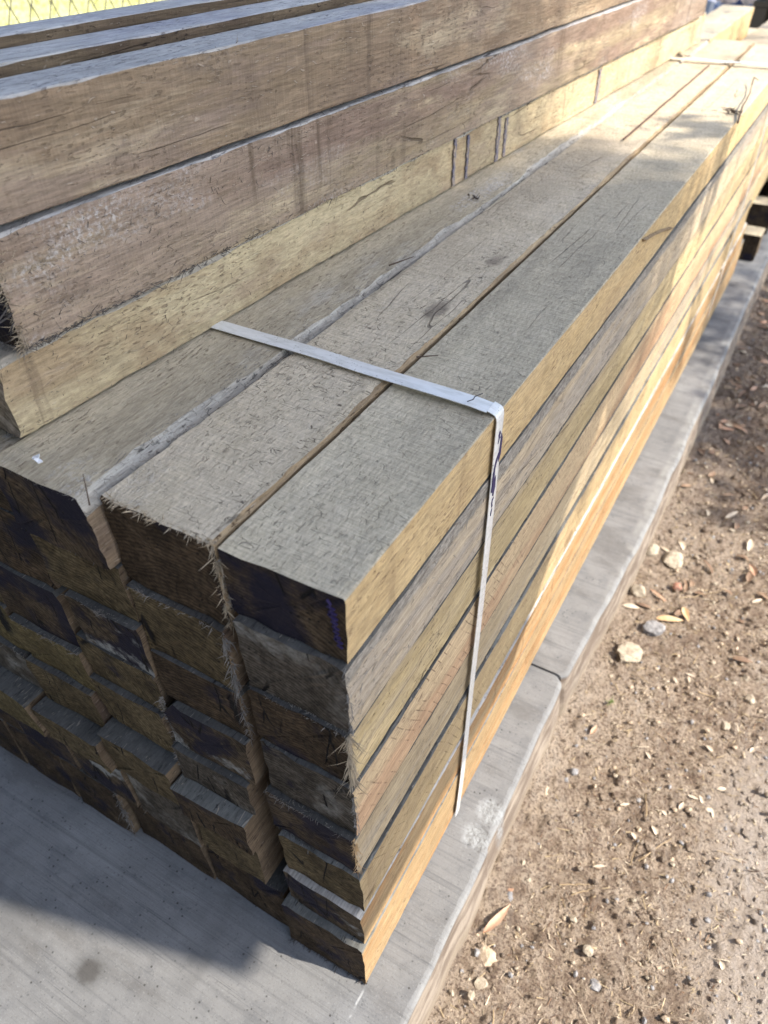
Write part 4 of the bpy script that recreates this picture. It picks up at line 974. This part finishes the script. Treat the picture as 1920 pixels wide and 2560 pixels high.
# unseen gum tree: trunk, limbs, leaf clumps placed to cast the dapples
tr = bpy.data.objects.new('shade_gum_tree', None); COL.objects.link(tr); tr.location = (4.6, 3.4, -.1); tag(tr, 'unseen gum tree, crown shaped to dapple the far half of the stack', 'tree')
def limb(V, F, P, r0, r1):
    n_ = 8; P = [Vector(p) for p in P]
    b0 = len(V)
    for i, p in enumerate(P):
        d = (P[min(i+1, len(P)-1)]-P[max(i-1, 0)]).normalized(); s = d.cross(Vector((.3, .9, .1))).normalized(); u_ = s.cross(d); rr_ = r0+(r1-r0)*i/(len(P)-1)
        for a_ in range(n_): V.append(p+(s*math.cos(a_*.7854)+u_*math.sin(a_*.7854))*rr_)
    for i in range(len(P)-1):
        for a_ in range(n_): F.append((b0+i*n_+a_, b0+i*n_+(a_+1) % n_, b0+(i+1)*n_+(a_+1) % n_, b0+(i+1)*n_+a_))
V = []; F = []
limb(V, F, [(0, 0, 0), (.05, 0, 1), (-.05, .05, 2.2), (.1, 0, 3.6), (0, .1, 5.2)], .17, .06)
# clump targets: (ground/stack point to shade, height of clump, radius, leaves)
CL = []; HI = []
def shade(x, y, z, zc, r, n): px, py = proj_up(x, y, z, zc); CL.append((px-4.6, py-3.4, zc+.1, r, n))
shade(.0, .66, .45, 2.5, .06, 60); shade(.0, .90, .50, 2.6, .08, 110); shade(.0, 1.12, .56, 2.7, .07, 80); shade(-.05, 1.12, .6, 2.8, .08, 60)
shade(.06, 1.75, 0, 2.7, .22, 420); shade(.0, 1.35, .15, 2.6, .08, 90)
shade(.26, 1.65, -.1, 2.9, .26, 620); shade(.16, 1.95, -.1, 3.0, .25, 520); shade(.10, 1.40, -.1, 2.8, .10, 120); shade(.30, 1.25, -.1, 2.8, .16, 200)
shade(.35, 2.2, -.1, 3.1, .40, 900); shade(-.5, 3.6, .3, 3.2, .6, 1400); shade(-1.3, 4.9, .3, 3.3, .8, 1800); shade(.05, 2.75, .1, 3.0, .25, 500)
for (cx, cy, cz, r, n_l) in CL[6::2]+[(0, 0, 5.4, 1, 0), (.6, .5, 4.8, .8, 0)]:
    limb(V, F, [(0, 0, 2.4+.1*abs(cx)), (cx*.4, cy*.4, cz*.5+1.6), (cx*.8, cy*.8, cz+.25), (cx, cy, cz+.02)], .05, .008)
mk('trunk', V, F, NT('gum_bark').done((.38, .34, .28), .8), parent=tr)
def soften_edge(x, y, z, zc, rx, ry, n): px, py = proj_up(x, y, z, zc); HI.append((px-4.6, py-3.4, zc+.1, rx, ry, n))  # high leaves added to soften the far edge of the shade
soften_edge(-.30, .62, .72, 5.2, .22, .17, 1500); soften_edge(-.10, .80, .6, 5.2, .16, .18, 1200); soften_edge(-.02, .70, .4, 5.1, .10, .20, 800); soften_edge(-.25, .80, .7, 5.3, .2, .2, 450)
V = []; F = []; rng = np.random.default_rng(78)
for (cx, cy, cz, rx, ry, n_l) in HI:
    for _ in range(n_l):
        p = np.array([cx+rng.uniform(-1, 1)*rx, cy+rng.normal()*ry*.6, cz+rng.normal()*.12]); d = rng.normal(size=3); d /= np.linalg.norm(d); s = np.cross(d, rng.normal(size=3)); s /= np.linalg.norm(s)
        L_ = rng.uniform(.025, .05); W_ = L_*.22; b_ = len(V)
        V += [p, p+d*L_*.4+s*W_, p+d*L_, p+d*L_*.4-s*W_]; F.append((b_, b_+1, b_+2, b_+3))
rng = np.random.default_rng(77)
for (cx, cy, cz, r, n_l) in CL+[(0, 0, 5.4, 1.1, 1500), (.9, .6, 4.9, .9, 1200)]:
    for _ in range(n_l):
        p = rng.normal(size=3)*np.array([.5, .5, .35])*r+(cx, cy, cz); d = rng.normal(size=3); d[2] -= .5; d /= np.linalg.norm(d); s = np.cross(d, rng.normal(size=3)); s /= np.linalg.norm(s)
        L_ = rng.uniform(.04, .085); W_ = L_*.16; b_ = len(V)
        V += [p, p+d*L_*.4+s*W_, p+d*L_, p+d*L_*.4-s*W_]; F.append((b_, b_+1, b_+2, b_+3))
mk('crown', V, F, NT('gum_leaf').done((.07, .10, .045), .6), parent=tr)

# ------------------------------------------------------------------ light
w = bpy.data.worlds.new('World'); SC.world = w; w.use_nodes = True
nt = w.node_tree; bg_ = nt.nodes['Background']; sky = nt.nodes.new('ShaderNodeTexSky'); sky.sky_type = 'NISHITA'
sky.sun_disc = False; sky.sun_elevation = EL; sky.sun_rotation = math.pi/2-AZ; sky.air_density = 1.; sky.dust_density = 1.2; sky.ozone_density = 1.
hs = nt.nodes.new('ShaderNodeHueSaturation'); hs.inputs['Saturation'].default_value = .80; nt.links.new(sky.outputs[0], hs.inputs['Color']); nt.links.new(hs.outputs[0], bg_.inputs[0]); bg_.inputs[1].default_value = .14
sd = bpy.data.lights.new('sun', 'SUN'); sd.energy = 3.45; sd.angle = math.radians(.4); sd.color = (1, .89, .74)
so = bpy.data.objects.new('sun', sd); COL.objects.link(so); so.rotation_euler = Vector((SX, SY, SZ)).to_track_quat('Z', 'Y').to_euler()

# ------------------------------------------------------------------ camera (solved from the photograph's vanishing points)
f_, pi_, ya, ro = 1619.885, .709025, .512657, .002943
fw = Vector((-math.sin(ya)*math.cos(pi_), math.cos(ya)*math.cos(pi_), -math.sin(pi_))); r_ = Vector((math.cos(ya), math.sin(ya), 0)); u_ = r_.cross(fw)
r2_ = r_*math.cos(ro)+u_*math.sin(ro); u2_ = -r_*math.sin(ro)+u_*math.cos(ro)
cd = bpy.data.cameras.new('camera'); cam = bpy.data.objects.new('camera', cd); COL.objects.link(cam)
cam.matrix_world = Matrix(((r2_.x, u2_.x, -fw.x, .156868), (r2_.y, u2_.y, -fw.y, -.234089), (r2_.z, u2_.z, -fw.z, .90364), (0, 0, 0, 1)))
cd.sensor_fit = 'VERTICAL'; cd.sensor_height = 36; cd.lens = f_/2212*36; cd.clip_start = .01; cd.clip_end = 500
cd.dof.use_dof = True; cd.dof.focus_distance = .62; cd.dof.aperture_fstop = 7.5
SC.camera = cam
for o in list(bpy.data.objects):
    for k in ('_w', '_h', '_t'):
        if k in o: del o[k]
vs = SC.view_settings; vs.view_transform = 'Standard'; vs.look = 'None'; vs.gamma = 1; vs.exposure = 1.45
